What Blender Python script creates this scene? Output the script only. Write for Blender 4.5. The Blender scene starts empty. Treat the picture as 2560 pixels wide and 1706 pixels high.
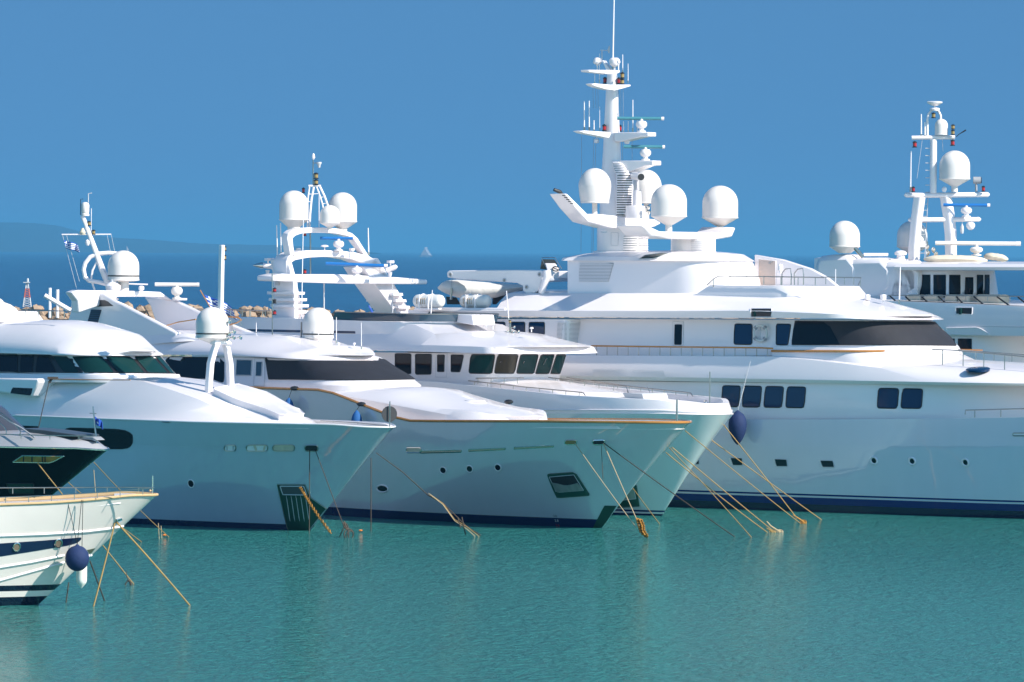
import bpy, bmesh, math, random
from mathutils import Vector, Matrix
from mathutils.bvhtree import BVHTree
random.seed(7)
R = math.radians
scene = bpy.context.scene
col = scene.collection

# ------------------------------------------------------------------ camera, light
FPX, CH, HOR, ROLL = 16000.0, 14.5, 629.3, .0070          # focal length in photo pixels, camera height, horizon row
cd = bpy.data.cameras.new('camera'); cam = bpy.data.objects.new('camera', cd); col.objects.link(cam)
cam.matrix_world = Matrix.Translation((0, 0, CH)) @ Matrix.Rotation(R(90), 4, 'X') @ Matrix.Rotation(ROLL, 4, 'Z')
cd.sensor_width = 36; cd.lens = FPX/2560*36
cd.shift_y = -(853-HOR)/2560; cd.clip_start = 1; cd.clip_end = 200000
scene.camera = cam

SUN_AZ, SUN_EL = 33, 36                      # degrees: towards the camera from +X, above the horizon
sdir = Vector((math.cos(R(SUN_EL))*math.cos(R(SUN_AZ)), -math.cos(R(SUN_EL))*math.sin(R(SUN_AZ)), math.sin(R(SUN_EL))))
sl = bpy.data.lights.new('sun', 'SUN'); sl.energy = 4.5; sl.angle = R(0.53); sl.color = (1, .94, .85)
so = bpy.data.objects.new('sun', sl); col.objects.link(so)
so.rotation_euler = (-sdir).to_track_quat('-Z', 'Y').to_euler()

w = bpy.data.worlds.new('World'); scene.world = w; w.use_nodes = True
nt = w.node_tree; N = nt.nodes; L = nt.links; N.clear()
out = N.new('ShaderNodeOutputWorld'); bg = N.new('ShaderNodeBackground')
sky = N.new('ShaderNodeTexSky'); sky.sky_type = 'NISHITA'; sky.sun_disc = False
sky.sun_elevation = R(SUN_EL); sky.sun_rotation = math.atan2(sdir.x, sdir.y)
sky.air_density = 1.0; sky.dust_density = 0.3; sky.ozone_density = 2.5
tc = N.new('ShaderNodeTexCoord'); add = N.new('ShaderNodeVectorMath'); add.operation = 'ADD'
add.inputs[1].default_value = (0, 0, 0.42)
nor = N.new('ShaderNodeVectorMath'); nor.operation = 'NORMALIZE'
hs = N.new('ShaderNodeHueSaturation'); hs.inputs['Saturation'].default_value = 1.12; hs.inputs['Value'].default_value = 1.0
sep = N.new('ShaderNodeSeparateXYZ'); mr = N.new('ShaderNodeMapRange'); cmb = N.new('ShaderNodeCombineXYZ')   # bluer sky towards the open sea; paler horizon behind camera added as fill
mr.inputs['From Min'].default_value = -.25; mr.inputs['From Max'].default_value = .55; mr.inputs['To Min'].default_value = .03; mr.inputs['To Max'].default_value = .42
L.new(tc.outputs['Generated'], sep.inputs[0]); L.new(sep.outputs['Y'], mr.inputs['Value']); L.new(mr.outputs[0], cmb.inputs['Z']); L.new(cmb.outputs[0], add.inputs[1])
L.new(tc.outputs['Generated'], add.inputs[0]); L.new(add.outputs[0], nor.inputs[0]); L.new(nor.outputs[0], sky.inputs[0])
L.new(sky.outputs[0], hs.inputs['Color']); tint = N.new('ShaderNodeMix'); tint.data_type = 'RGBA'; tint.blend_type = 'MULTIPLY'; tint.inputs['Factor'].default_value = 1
tint.inputs['B'].default_value = (.72, 1.0, 1.03, 1); L.new(hs.outputs[0], tint.inputs['A']); mr2 = N.new('ShaderNodeMapRange'); mr2.inputs['From Min'].default_value = -.25; mr2.inputs['From Max'].default_value = .55   # extra brightness added behind the camera to fill shaded walls
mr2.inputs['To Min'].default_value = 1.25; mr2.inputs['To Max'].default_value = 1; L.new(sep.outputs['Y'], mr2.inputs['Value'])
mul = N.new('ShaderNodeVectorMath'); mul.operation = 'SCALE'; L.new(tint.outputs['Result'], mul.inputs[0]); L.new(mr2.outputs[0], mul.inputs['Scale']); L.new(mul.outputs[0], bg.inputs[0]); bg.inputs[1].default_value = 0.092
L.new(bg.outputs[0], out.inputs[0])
scene.view_settings.view_transform = 'Standard'; scene.view_settings.look = 'None'
scene.view_settings.gamma = 1; scene.view_settings.exposure = 0.70

# ------------------------------------------------------------------ materials
MATS = {}
def mat(name, c, rough=.4, metal=0, coat=0, ior=1.5, bump=None, var=None, spec=None, alpha=1):
    m = bpy.data.materials.new(name); m.use_nodes = True; n = m.node_tree.nodes; l = m.node_tree.links
    b = n['Principled BSDF']; b.inputs['Base Color'].default_value = (*c, 1)
    b.inputs['Roughness'].default_value = rough; b.inputs['Metallic'].default_value = metal
    b.inputs['Coat Weight'].default_value = coat; b.inputs['Coat Roughness'].default_value = .04; b.inputs['IOR'].default_value = ior
    b.inputs['Alpha'].default_value = alpha
    if spec is not None: b.inputs['Specular IOR Level'].default_value = spec
    if var or bump:
        tcn = n.new('ShaderNodeTexCoord')
    if var:
        amt, sc = var
        no = n.new('ShaderNodeTexNoise'); no.inputs['Scale'].default_value = sc; no.inputs['Detail'].default_value = 6
        mp = n.new('ShaderNodeMapping'); mp.inputs['Scale'].default_value = (1, 1, .35)
        l.new(tcn.outputs['Object'], mp.inputs[0]); l.new(mp.outputs[0], no.inputs[0])
        mx = n.new('ShaderNodeMix'); mx.data_type = 'RGBA'
        mx.inputs['A'].default_value = (*[x*(1-amt) for x in c], 1); mx.inputs['B'].default_value = (*[min(1, x*(1+amt*.5)) for x in c], 1)
        l.new(no.outputs[0], mx.inputs['Factor']); l.new(mx.outputs['Result'], b.inputs['Base Color'])
    if bump:
        st, sc = bump
        n2 = n.new('ShaderNodeTexNoise'); n2.inputs['Scale'].default_value = sc; n2.inputs['Detail'].default_value = 3
        bp = n.new('ShaderNodeBump'); bp.inputs['Strength'].default_value = 1; bp.inputs['Distance'].default_value = st
        l.new(tcn.outputs['Object'], n2.inputs[0]); l.new(n2.outputs[0], bp.inputs['Height']); l.new(bp.outputs[0], b.inputs['Normal'])
    MATS[name] = m
    return m
WHITE = mat('white_gelcoat', (.83, .775, .78), .28, coat=.5, var=(.05, .35), bump=(.004, .5))
DOMEW = mat('dome_white', (.72, .675, .64), .35, var=(.06, 1.2))
DECK = mat('deck_white', (.79, .74, .71), .6, var=(.07, .8))
CREAM = mat('cream_canvas', (.62, .54, .42), .85, bump=(.02, 6), var=(.2, 2))
GREYC = mat('grey_canvas', (.62, .60, .57), .8, bump=(.05, 2.2), var=(.15, 1.5))
GLASS = mat('dark_glass', (.003, .006, .012), .05, ior=1.33, spec=.35, bump=(.01, .6))
BGLASS = mat('sky_tinted_glass', (.003, .025, .075), .05, ior=1.38, bump=(.01, .6))  # blue of the reflected sky put into the base colour
GGLASS = mat('green_glass', (.006, .032, .032), .05, ior=1.4, spec=.2, bump=(.01, .8))
TGLASS = mat('tinted_screen', (.03, .06, .09), .05, ior=1.6)
MESH = mat('mesh_cover', (.017, .017, .023), .7, bump=(.03, 1.3), var=(.35, 1.2))
WOOD = mat('varnished_teak', (.50, .20, .03), .25, coat=.8, var=(.25, 3))
PINE = mat('pale_teak', (.60, .40, .20), .5, var=(.2, 3))
STEEL = mat('stainless_steel', (.36, .35, .34), .28, metal=1)
CHROME = mat('polished_chrome', (.7, .68, .62), .12, metal=1)
BLACK = mat('black_plastic', (.012, .012, .015), .45)
NAVY = mat('navy_paint', (.005, .014, .055), .3, coat=.4)
NAVYC = mat('navy_fabric', (.004, .020, .085), .8, bump=(.01, 8))
BLUEC = mat('blue_fabric', (.008, .09, .28), .8, bump=(.01, 8))
RBLUE = mat('radar_blue', (.008, .14, .42), .4)
TEALB = mat('radar_teal', (.06, .22, .27), .35)
RED = mat('red_lens', (.35, .01, .015), .2)
AMBER = mat('amber_lens', (.30, .20, .07), .2)
GREYP = mat('grey_paint', (.30, .31, .33), .4)
LGREY = mat('light_grey', (.50, .51, .53), .5)
ANTI = mat('stainless_green_plate', (.012, .06, .04), .35, metal=.2, var=(.4, 1.5))
ROPE = mat('yellow_rope', (.40, .25, .085), .85, bump=(.01, 20), var=(.35, 4))
ROPEW = mat('pale_rope', (.50, .38, .22), .85, bump=(.01, 20), var=(.3, 4))
DROPE = mat('dark_rope', (.075, .055, .04), .9, bump=(.01, 20), var=(.4, 5))
GOLDCH = mat('rusty_chain', (.42, .20, .03), .6, metal=.4, var=(.5, 8))
FLB = mat('flag_blue', (.015, .07, .38), .7)
FLW = mat('flag_white', (.8, .8, .8), .7)
ROCK = mat('tan_rock', (.40, .28, .19), .9, bump=(.3, .8), var=(.45, .25))
REDP = mat('red_paint', (.45, .10, .06), .6)
ORANGE = mat('orange_plastic', (.75, .2, .03), .5)
SKIN = mat('inside_beige', (.5, .42, .32), .6)

def hull_mat(name, c, bands, rough=.12, cior=2.0, bior=1.5):
    """paint with horizontal bands: list of (z_top, colour) from the bottom up; above the last is c"""
    m = bpy.data.materials.new(name); m.use_nodes = True; n = m.node_tree.nodes; l = m.node_tree.links
    b = n['Principled BSDF']; b.inputs['Roughness'].default_value = rough; b.inputs['IOR'].default_value = bior
    b.inputs['Coat Weight'].default_value = 1; b.inputs['Coat Roughness'].default_value = .03; b.inputs['Coat IOR'].default_value = cior
    t = n.new('ShaderNodeTexCoord'); sx = n.new('ShaderNodeSeparateXYZ'); l.new(t.outputs['Object'], sx.inputs[0])
    # faint streaks of run-off and slight fairness waves of the plating
    no = n.new('ShaderNodeTexNoise'); no.inputs['Scale'].default_value = 1.6; no.inputs['Detail'].default_value = 7
    mp = n.new('ShaderNodeMapping'); mp.inputs['Scale'].default_value = (1, 1, .12)
    l.new(t.outputs['Object'], mp.inputs[0]); l.new(mp.outputs[0], no.inputs[0])
    mx = n.new('ShaderNodeMix'); mx.data_type = 'RGBA'; l.new(no.outputs[0], mx.inputs['Factor'])
    mx.inputs['A'].default_value = (*[x*.92 for x in c], 1); mx.inputs['B'].default_value = (*c, 1)
    cur = mx.outputs['Result']
    for zt, cc in reversed(bands):
        lt = n.new('ShaderNodeMath'); lt.operation = 'LESS_THAN'; lt.inputs[1].default_value = zt; l.new(sx.outputs['Z'], lt.inputs[0])
        m2 = n.new('ShaderNodeMix'); m2.data_type = 'RGBA'; l.new(lt.outputs[0], m2.inputs['Factor']); l.new(cur, m2.inputs['A'])
        m2.inputs['B'].default_value = (*cc, 1); cur = m2.outputs['Result']
    l.new(cur, b.inputs['Base Color'])
    if bands:
        lt = n.new('ShaderNodeMath'); lt.operation = 'GREATER_THAN'; lt.inputs[1].default_value = bands[-1][0]; l.new(sx.outputs['Z'], lt.inputs[0])
        cw = n.new('ShaderNodeMapRange'); cw.inputs['To Min'].default_value = .15; l.new(lt.outputs[0], cw.inputs['Value']); l.new(cw.outputs[0], b.inputs['Coat Weight'])
    n2 = n.new('ShaderNodeTexNoise'); n2.inputs['Scale'].default_value = .45; n2.inputs['Detail'].default_value = 2
    bp = n.new('ShaderNodeBump'); bp.inputs['Strength'].default_value = 1; bp.inputs['Distance'].default_value = .02
    l.new(t.outputs['Object'], n2.inputs[0]); l.new(n2.outputs[0], bp.inputs['Height']); l.new(bp.outputs[0], b.inputs['Normal'])
    l.new(bp.outputs[0], b.inputs['Coat Normal'])
    return m

# ------------------------------------------------------------------ photo tiles -> photo pixels
def tile(x0, y0, k):
    return lambda *p: [(x0+a[0]/k, y0+a[1]/k, *a[2:]) for a in p]
D = tile(0, 0, 2353/2560); T1 = tile(0, 440, 3.677); T2 = tile(0, 840, 3.677); T3 = tile(0, 1160, 3.677)
T4 = tile(600, 360, 3.734); T5 = tile(400, 700, 3.361); T6 = tile(500, 1000, 3.361); T7 = tile(1050, 640, 4.612)
T8 = tile(1100, 920, 3.096); T9 = tile(1340, 0, 4.9); T10 = tile(1340, 260, 4.02); T11 = tile(1240, 600, 3.565)
T12 = tile(1750, 620, 2.905); T13 = tile(2000, 220, 3.266); T14 = tile(2000, 620, 4.202); T15 = tile(1650, 880, 2.586)

def U(px, py):                   # photo pixel -> the same pixel with the camera's slight roll taken out
    dx, dy = px-1280, py-HOR
    return 1280+dx*math.cos(ROLL)+dy*math.sin(ROLL), HOR-dx*math.sin(ROLL)+dy*math.cos(ROLL)
def depth_w(px, py): return FPX*CH/(U(px, py)[1]-HOR)
def wp(px, py, Y):
    px, py = U(px, py); return Vector(((px-1280)*Y/FPX, Y, CH-(py-HOR)*Y/FPX))
def proj(P): return (1280+P.x*FPX/P.y, HOR+(CH-P.z)*FPX/P.y)

# ------------------------------------------------------------------ mesh builder
class MB:
    def __init__(s): s.v = []; s.f = []; s.m = []
    def add(s, vs, fs, mi=0):
        o = len(s.v); s.v += [tuple(x) for x in vs]; s.f += [tuple(i+o for i in f) for f in fs]; s.m += [mi]*len(fs); return s
    def tube(s, pts, r, n=8, mi=0, cap=True):
        pts = [Vector(p) for p in pts]; k = len(pts)
        rr = r if isinstance(r, (list, tuple)) else [r]*k
        vs = []; up = None
        for i, p in enumerate(pts):
            d = (pts[min(i+1, k-1)]-pts[max(i-1, 0)])
            if d.length < 1e-9: d = Vector((0, 0, 1))
            d.normalize()
            if up is None: up = d.orthogonal().normalized()
            a = (up-d*up.dot(d))
            a = a.normalized() if a.length > 1e-6 else d.orthogonal().normalized()
            up = a; b = d.cross(a)
            for j in range(n):
                t = 2*math.pi*(j+.5)/n; vs.append(p+(a*math.cos(t)+b*math.sin(t))*rr[i])
        fs = [(i*n+j, i*n+(j+1) % n, (i+1)*n+(j+1) % n, (i+1)*n+j) for i in range(k-1) for j in range(n)]
        if cap: fs += [tuple(range(n))[::-1], tuple((k-1)*n+j for j in range(n))]
        return s.add(vs, fs, mi)
    def lathe(s, c, prof, n=28, mi=0, axis=None):
        c = Vector(c); vs = []; k = len(prof)
        M = Matrix.Identity(3)
        if axis is not None: M = Vector((0, 0, 1)).rotation_difference(Vector(axis)).to_matrix()
        for r, z in prof:
            for j in range(n):
                t = 2*math.pi*j/n; vs.append(c+M @ Vector((max(r, 1e-4)*math.cos(t), max(r, 1e-4)*math.sin(t), z)))
        fs = [(i*n+j, i*n+(j+1) % n, (i+1)*n+(j+1) % n, (i+1)*n+j) for i in range(k-1) for j in range(n)]
        fs += [tuple(range(n))[::-1], tuple((k-1)*n+j for j in range(n))]
        return s.add(vs, fs, mi)
    def box(s, c, size, mi=0, M=None):
        c = Vector(c); M = M or Matrix.Identity(3)
        vs = [c+M @ Vector((size[0]*x/2, size[1]*y/2, size[2]*z/2)) for x in (-1, 1) for y in (-1, 1) for z in (-1, 1)]
        return s.add(vs, [(0, 1, 3, 2), (4, 6, 7, 5), (0, 4, 5, 1), (2, 3, 7, 6), (0, 2, 6, 4), (1, 5, 7, 3)], mi)
    def sphere(s, c, r, n=14, mi=0, sc=(1, 1, 1)):
        vs = []; k = n//2
        for i in range(k+1):
            t = math.pi*i/k
            for j in range(n):
                q = 2*math.pi*j/n
                vs.append((c[0]+r*sc[0]*math.sin(t)*math.cos(q), c[1]+r*sc[1]*math.sin(t)*math.sin(q), c[2]+r*sc[2]*math.cos(t)))
        fs = [(i*n+j, (i+1)*n+j, (i+1)*n+(j+1) % n, i*n+(j+1) % n) for i in range(k) for j in range(n)]
        return s.add(vs, fs, mi)
    def prism(s, A, B, mi=0):
        """polygon A joined to polygon B (same count)"""
        k = len(A)
        return s.add(list(A)+list(B), [tuple(range(k)), tuple(range(2*k-1, k-1, -1))]+[(i, i+k, (i+1) % k+k, (i+1) % k) for i in range(k)], mi)
    def build(s, name, mats, parent=None, smooth=35, bevel=0, origin=None, seg=2):
        mats = mats if isinstance(mats, (list, tuple)) else [mats]
        me = bpy.data.meshes.new(name)
        o3 = Vector(origin) if origin is not None else Vector((0, 0, 0))
        me.from_pydata([tuple(Vector(v)-o3) for v in s.v], [], s.f)
        for m in mats: me.materials.append(m)
        for p, i in zip(me.polygons, s.m): p.material_index = i
        bm = bmesh.new(); bm.from_mesh(me); bmesh.ops.remove_doubles(bm, verts=bm.verts, dist=1e-4)
        bmesh.ops.dissolve_degenerate(bm, dist=1e-4, edges=bm.edges)
        bmesh.ops.recalc_face_normals(bm, faces=bm.faces)
        bm.to_mesh(me); bm.free()
        me.shade_smooth(); me.set_sharp_from_angle(angle=R(smooth))
        ob = bpy.data.objects.new(name, me); col.objects.link(ob); ob.location = o3
        if parent is not None: ob.parent = parent
        if bevel:
            md = ob.modifiers.new('bevel', 'BEVEL'); md.width = bevel; md.segments = seg; md.limit_method = 'ANGLE'; md.angle_limit = R(40)
            md.harden_normals = False
        return ob

def tag(o, label=None, cat=None, group=None, kind=None):
    if label: o['label'] = label
    if cat: o['category'] = cat
    if group: o['group'] = group
    if kind: o['kind'] = kind
    return o

def chaikin(P, k=2, closed=True, q=.25):
    for _ in range(k):
        Q = []; n = len(P)
        for i in range(n if closed else n-1):
            a, b = P[i], P[(i+1) % n]
            Q += [tuple(x*(1-q)+y*q for x, y in zip(a, b)), tuple(x*q+y*(1-q) for x, y in zip(a, b))]
        if not closed: Q = [P[0]]+Q+[P[-1]]
        P = Q
    return P
def rpoly(P, r=.18):
    """cut each corner by r of the shorter side and round it"""
    Q = []; n = len(P)
    for i in range(n):
        a, b, c = P[i-1], P[i], P[(i+1) % n]
        la = math.dist(a, b); lc = math.dist(b, c); d = min(la, lc)*r
        p = [b[j]+(a[j]-b[j])*d/la for j in (0, 1)]; q = [b[j]+(c[j]-b[j])*d/lc for j in (0, 1)]
        for t in (0, .33, .67, 1):
            Q.append(tuple((1-t)**2*p[j]+2*t*(1-t)*b[j]+t*t*q[j] for j in (0, 1)))
    return Q
def ellipse(cx, cy, rx, ry, tilt=0, n=20):
    t0 = R(tilt)
    return [(cx+rx*math.cos(a)*math.cos(t0)-ry*math.sin(a)*math.sin(t0), cy+rx*math.cos(a)*math.sin(t0)+ry*math.sin(a)*math.cos(t0)) for a in [2*math.pi*i/n for i in range(n)]]

# ------------------------------------------------------------------ a vessel's own frame
class Boat:
    def __init__(s, name, label, px, py, yaw, cat='yacht', X=None, Y=None):
        s.Y0 = depth_w(px, py) if Y is None else Y
        s.X0 = (U(px, py)[0]-1280)*s.Y0/FPX if X is None else X
        s.th = R(yaw); s.c = math.cos(s.th); s.s = math.sin(s.th)
        s.root = bpy.data.objects.new(name, None); col.objects.link(s.root)
        s.root.location = (s.X0, s.Y0, 0); s.root.rotation_euler = (0, 0, -s.th); s.root.empty_display_size = 2
        tag(s.root, label, cat)
        s.bvh = {}
    def loc(s, P):
        dx, dy = P.x-s.X0, P.y-s.Y0
        return Vector((dx*s.c-dy*s.s, dx*s.s+dy*s.c, P.z))
    def world(s, q):
        return Vector((s.X0+q[0]*s.c+q[1]*s.s, s.Y0-q[0]*s.s+q[1]*s.c, q[2]))
    def ray(s, px, py):
        px, py = U(px, py)
        o = s.loc(Vector((0, 0, CH))); d = s.loc(Vector(((px-1280)/FPX, 1, CH-(py-HOR)/FPX)))-o
        return o, d
    def p(s, px, py, v=0):            # on the fore-and-aft plane at v
        o, d = s.ray(px, py); t = (v-o.y)/d.y; return o+d*t
    def q(s, px, py, u):              # on the athwartships plane at u
        o, d = s.ray(px, py); t = (u-o.x)/d.x; return o+d*t
    def yy(s, px, py, Y):             # at world distance Y
        return s.loc(wp(px, py, Y))
    def k(s, q): return s.world(q).y/FPX   # metres per photo pixel there
    def pp(s, pts, v=0): return [s.p(a[0], a[1], a[2] if len(a) > 2 else v) for a in pts]
    # --- closed plan curve
    def ringuv(s, uf, ua, b, nose, e, ns=16, nn=18):
        nose = min(nose, uf-ua-.05)
        side = [(ua+(uf-nose-ua)*i/ns, -b) for i in range(ns)]
        ns_ = []
        for i in range(nn+1):
            a = math.pi/2*i/nn
            ns_.append((uf-nose+nose*math.sin(a)**(2/e), -b*max(0, math.cos(a))**(2/e)))
        h = side+ns_
        return h+[(u, -v) for u, v in reversed(h[:-1])]
    def zfun(s, P):
        P = sorted(P)
        def f(u):
            def g(x):
                if x <= P[0][0]: return P[0][1]
                for (a, za), (b, zb) in zip(P, P[1:]):
                    if x <= b: return za+(zb-za)*(x-a)/max(1e-6, b-a)
                return P[-1][1]
            return (g(u-.5)+g(u-.25)+g(u)+g(u+.25)+g(u+.5))/5
        return f
    def ring(s, prof, b, nose=2, e=2, ns=16, nn=18):
        P = []
        for a in prof[:-1]:
            q = s.p(a[0], a[1], (a[2] if len(a) > 2 else -1)*b); P.append((q.x, q.z))
        ua = P[0][0]; fx, fy = prof[-1][:2]
        q = s.p(fx, fy, 0); uf, zf = q.x, q.z; fx, fy = U(fx, fy)
        for it in range(30):
            R_ = s.ringuv(uf, ua, b, nose, e, ns, nn)
            best = max(R_, key=lambda t: proj(s.world((t[0], t[1], zf)))[0])
            W = s.world((best[0], best[1], zf)); x, _ = proj(W)
            zf = CH-(fy-HOR)*W.y/FPX; uf += (fx-x)*W.y/FPX/s.c*.8
        ul = best[0]
        P = [t for t in P if t[0] < ul-.05]
        if not P: P = [(ua, zf)]
        f = s.zfun(P+[(ul, zf)])
        return [Vector((u, v, f(u))) for u, v in s.ringuv(uf, ua, b, nose, e, ns, nn)], uf, f, ua
    def skin(s, mb, rings, camber=0, mi=0, bottom=False, top=True, aft=True, across=8, mi_top=None):
        n = len(rings[0]); vs = [v for r in rings for v in r]; fs = []
        for i in range(len(rings)-1):
            for j in range(n-1):
                fs.append((i*n+j, i*n+j+1, (i+1)*n+j+1, (i+1)*n+j))
        if aft: fs += [(i*n, (i+1)*n, (i+1)*n+n-1, i*n+n-1) for i in range(len(rings)-1)]
        mb.add(vs, fs, mi)
        def capr(r, cb, m):
            h = (n-1)//2; vs = []; bm = max(abs(v.y) for v in r)
            for j in range(h+1):
                A, B = r[j], r[n-1-j]
                for t in range(across+1):
                    x = t/across; q = A.lerp(B, x); yy = 1-(2*x-1)**2
                    q.z += cb*yy*(abs(A.y)/bm)**1.2; vs.append(q)
            w_ = across+1
            mb.add(vs, [(j*w_+t, (j+1)*w_+t, (j+1)*w_+t+1, j*w_+t+1) for j in range(h) for t in range(across)], m)
            mb.add([vs[t] for t in range(w_)]+[r[0].lerp(r[-1], t/across) for t in range(w_)], [(t, t+1, w_+t+1, w_+t) for t in range(across)] if cb else [], m)
        if top: capr(rings[-1], camber, mi if mi_top is None else mi_top)
        if bottom: capr(rings[0], 0, mi)
    def layer(s, name, specs, m=None, camber=.1, bottom=True, bevel=.05, top=True, parent=None, mats=None, mi_top=None, label=None):
        """specs: list of (prof, b, nose, e)"""
        rs = [s.ring(*sp) for sp in specs]; mb = MB()
        s.skin(mb, [r[0] for r in rs], camber, bottom=bottom, top=top, mi_top=mi_top)
        ob = mb.build(name, mats or m or WHITE, parent or s.root, bevel=bevel)
        s.reg(ob, mb); ob_r = rs
        if label: ob['label'] = label
        return ob, rs
    def reg(s, ob, mb):
        s.bvh[ob.name] = BVHTree.FromPolygons([tuple(v) for v in mb.v], [tuple(f) for f in mb.f])
    def hull(s, prof, b, nose, e, wl, m, keel=-1.2, tk=None, g=1.0, drop=.45, inset=.14, lev=(0, .1, .2, .35, .5, .65, .8, .9, 1), fl=1.0, name='hull', deck=DECK, bk=None):
        R1, uf, zf, ua = s.ring(prof, b, nose, e, 26, 26)
        bw, nw, ew = wl; rings = [[Vector((u, v, keel)) for u, v in s.ringuv(-1.5, ua, bw*.75, nw, ew, 26, 26)]]
        bkk = bk if bk else b
        levs = sorted(set(list(lev)+([tk, tk+.004] if tk else [])))
        for t in levs:
            if tk: x = min(1, t/tk)
            else: x = t
            bb = bw+(bkk-bw)*(x**fl)
            if tk and t > tk: bb = bkk+(b-bkk)*(t-tk)/(1-tk)
            nn = nw+(nose-nw)*t; ee = ew+(e-ew)*t; u1 = uf*(t**g)
            rr = []
            for u, v in s.ringuv(u1, ua, bb, nn, ee, 26, 26):
                rr.append(Vector((u, v, zf(u+(uf-u1)*max(0, min(1, 1+(u-u1)/nn)))*t)))
            rings.append(rr)
        top = rings[-1]
        mb = MB(); s.skin(mb, rings, top=False)
        def shrink(r, d):
            h = [Vector((p.x-(d*2.2 if abs(p.y) < b*.6 else d*.3), math.copysign(max(0, abs(p.y)-d), p.y), p.z)) for p in r]
            return h
        i1 = shrink(top, inset); i2 = [Vector((p.x, p.y, p.z-drop)) for p in i1]
        s.skin(mb, [top, i1, i2], camber=.1, mi=1, aft=False)
        ob = mb.build(name, [m, deck], s.root, bevel=0, smooth=22); s.reg(ob, mb)
        return ob, top
    # --- things laid on a surface through traced outlines
    def hit(s, bv, px, py, last=None):
        o, d = s.ray(px, py); dn = d.normalized()
        h, nn, i, _ = bv.ray_cast(o, dn)
        if h is None: return None
        if nn.dot(dn) > 0: nn = -nn
        return h, nn
    def patch(s, host, poly, off=.02, m=GLASS, name='window', rim=.022, rimm=None, rows=5, cols=14, parent=None, label=None, back=.05, build=True, mb=None, mi=0, child=True):
        bv = s.bvh[host.name]
        xs = [p[0] for p in poly]; x0, x1 = min(xs), max(xs)
        def span(x):
            ys = []
            n = len(poly)
            for i in range(n):
                a, b = poly[i], poly[(i+1) % n]
                if (a[0]-x)*(b[0]-x) <= 0 and abs(a[0]-b[0]) > 1e-9: ys.append(a[1]+(b[1]-a[1])*(x-a[0])/(b[0]-a[0]))
            return (min(ys), max(ys)) if ys else None
        G = []
        for i in range(cols+1):
            t = .5-.5*math.cos(math.pi*i/cols); x = x0+(x1-x0)*(.003+.994*t); sp = span(x)
            if sp is None: continue
            ok = [sp[0]+(sp[1]-sp[0])*j/24 for j in range(25)]
            if not (s.hit(bv, x, sp[0]) and s.hit(bv, x, sp[1])):
                ok = [y for y in ok if s.hit(bv, x, y)]
                if len(ok) < 4: continue
            G.append([s.hit(bv, x, ok[0]+(ok[-1]-ok[0])*j/rows) for j in range(rows+1)])
        G = [g for g in G if all(g)]
        if len(G) < 2:
            print('PATCH MISS', s.root.name, host.name, name, [int(v) for v in poly[0][:2]]); return None
        nc = len(G); own = mb is None
        if own: mb = MB()
        F_ = [[h+nn*off for h, nn in g] for g in G]; w_ = rows+1
        mb.add([v for g in F_ for v in g], [(i*w_+j, i*w_+j+1, (i+1)*w_+j+1, (i+1)*w_+j) for i in range(nc-1) for j in range(rows)], mi)
        loop = [(0, j) for j in range(rows+1)]+[(i, rows) for i in range(1, nc)]+[(nc-1, j) for j in range(rows-1, -1, -1)]+[(i, 0) for i in range(nc-2, 0, -1)]
        a = [F_[i][j] for i, j in loop]; c_ = [G[i][j][0]-G[i][j][1]*back for i, j in loop]; k = len(loop)
        mb.add(a+c_, [(i, (i+1) % k, (i+1) % k+k, i+k) for i in range(k)], mi)
        if not own: return mb
        if rim: mb.tube(a+[a[0]], rim, 5, 1, cap=False)
        ob = mb.build(name, [m, rimm or m], (parent or host) if child else s.root, smooth=50)
        if label: ob['label'] = label
        return ob
    def louvre(s, host, poly, n, m=WHITE, backm=GREYP, name='louvre_grille', off=.02, fill=.62, th=.05):
        mb = MB(); s.patch(host, poly, off=off, mb=mb, mi=1, rows=3, cols=8)
        ys = [p[1] for p in poly]; y0, y1 = min(ys), max(ys)
        def cut(ya, yb):
            out_ = []
            for yv in (ya, yb):
                xs = []
                for i in range(len(poly)):
                    a, b = poly[i], poly[(i+1) % len(poly)]
                    if (a[1]-yv)*(b[1]-yv) <= 0 and abs(a[1]-b[1]) > 1e-9: xs.append(a[0]+(b[0]-a[0])*(yv-a[1])/(b[1]-a[1]))
                if len(xs) < 2: return None
                out_.append((min(xs), max(xs)))
            (a0, a1), (b0, b1) = out_
            return [(a0, ya), (a1, ya), (b1, yb), (b0, yb)]
        for i in range(n):
            ya = y0+(y1-y0)*(i+.12)/n; yb = ya+(y1-y0)/n*fill; c_ = cut(ya, yb)
            if c_: s.patch(host, c_, off=off+th, mb=mb, mi=0, rows=1, cols=8)
        return mb.build(name, [m, backm], host, smooth=50)
    # --- parts made from traced shapes
    def slabv(s, name, poly, v0, v1, m=WHITE, bevel=.03, rnd=0, parent=None, label=None, shift=0):
        if rnd: poly = rpoly(poly, rnd)
        A = [s.p(a[0], a[1], v0) for a in poly]; B = [Vector((q.x+shift, v1, q.z)) for q in A]
        mb = MB().prism(A, B); ob = mb.build(name, m, parent or s.root, bevel=bevel); s.reg(ob, mb)
        if label: ob['label'] = label
        return ob
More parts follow.
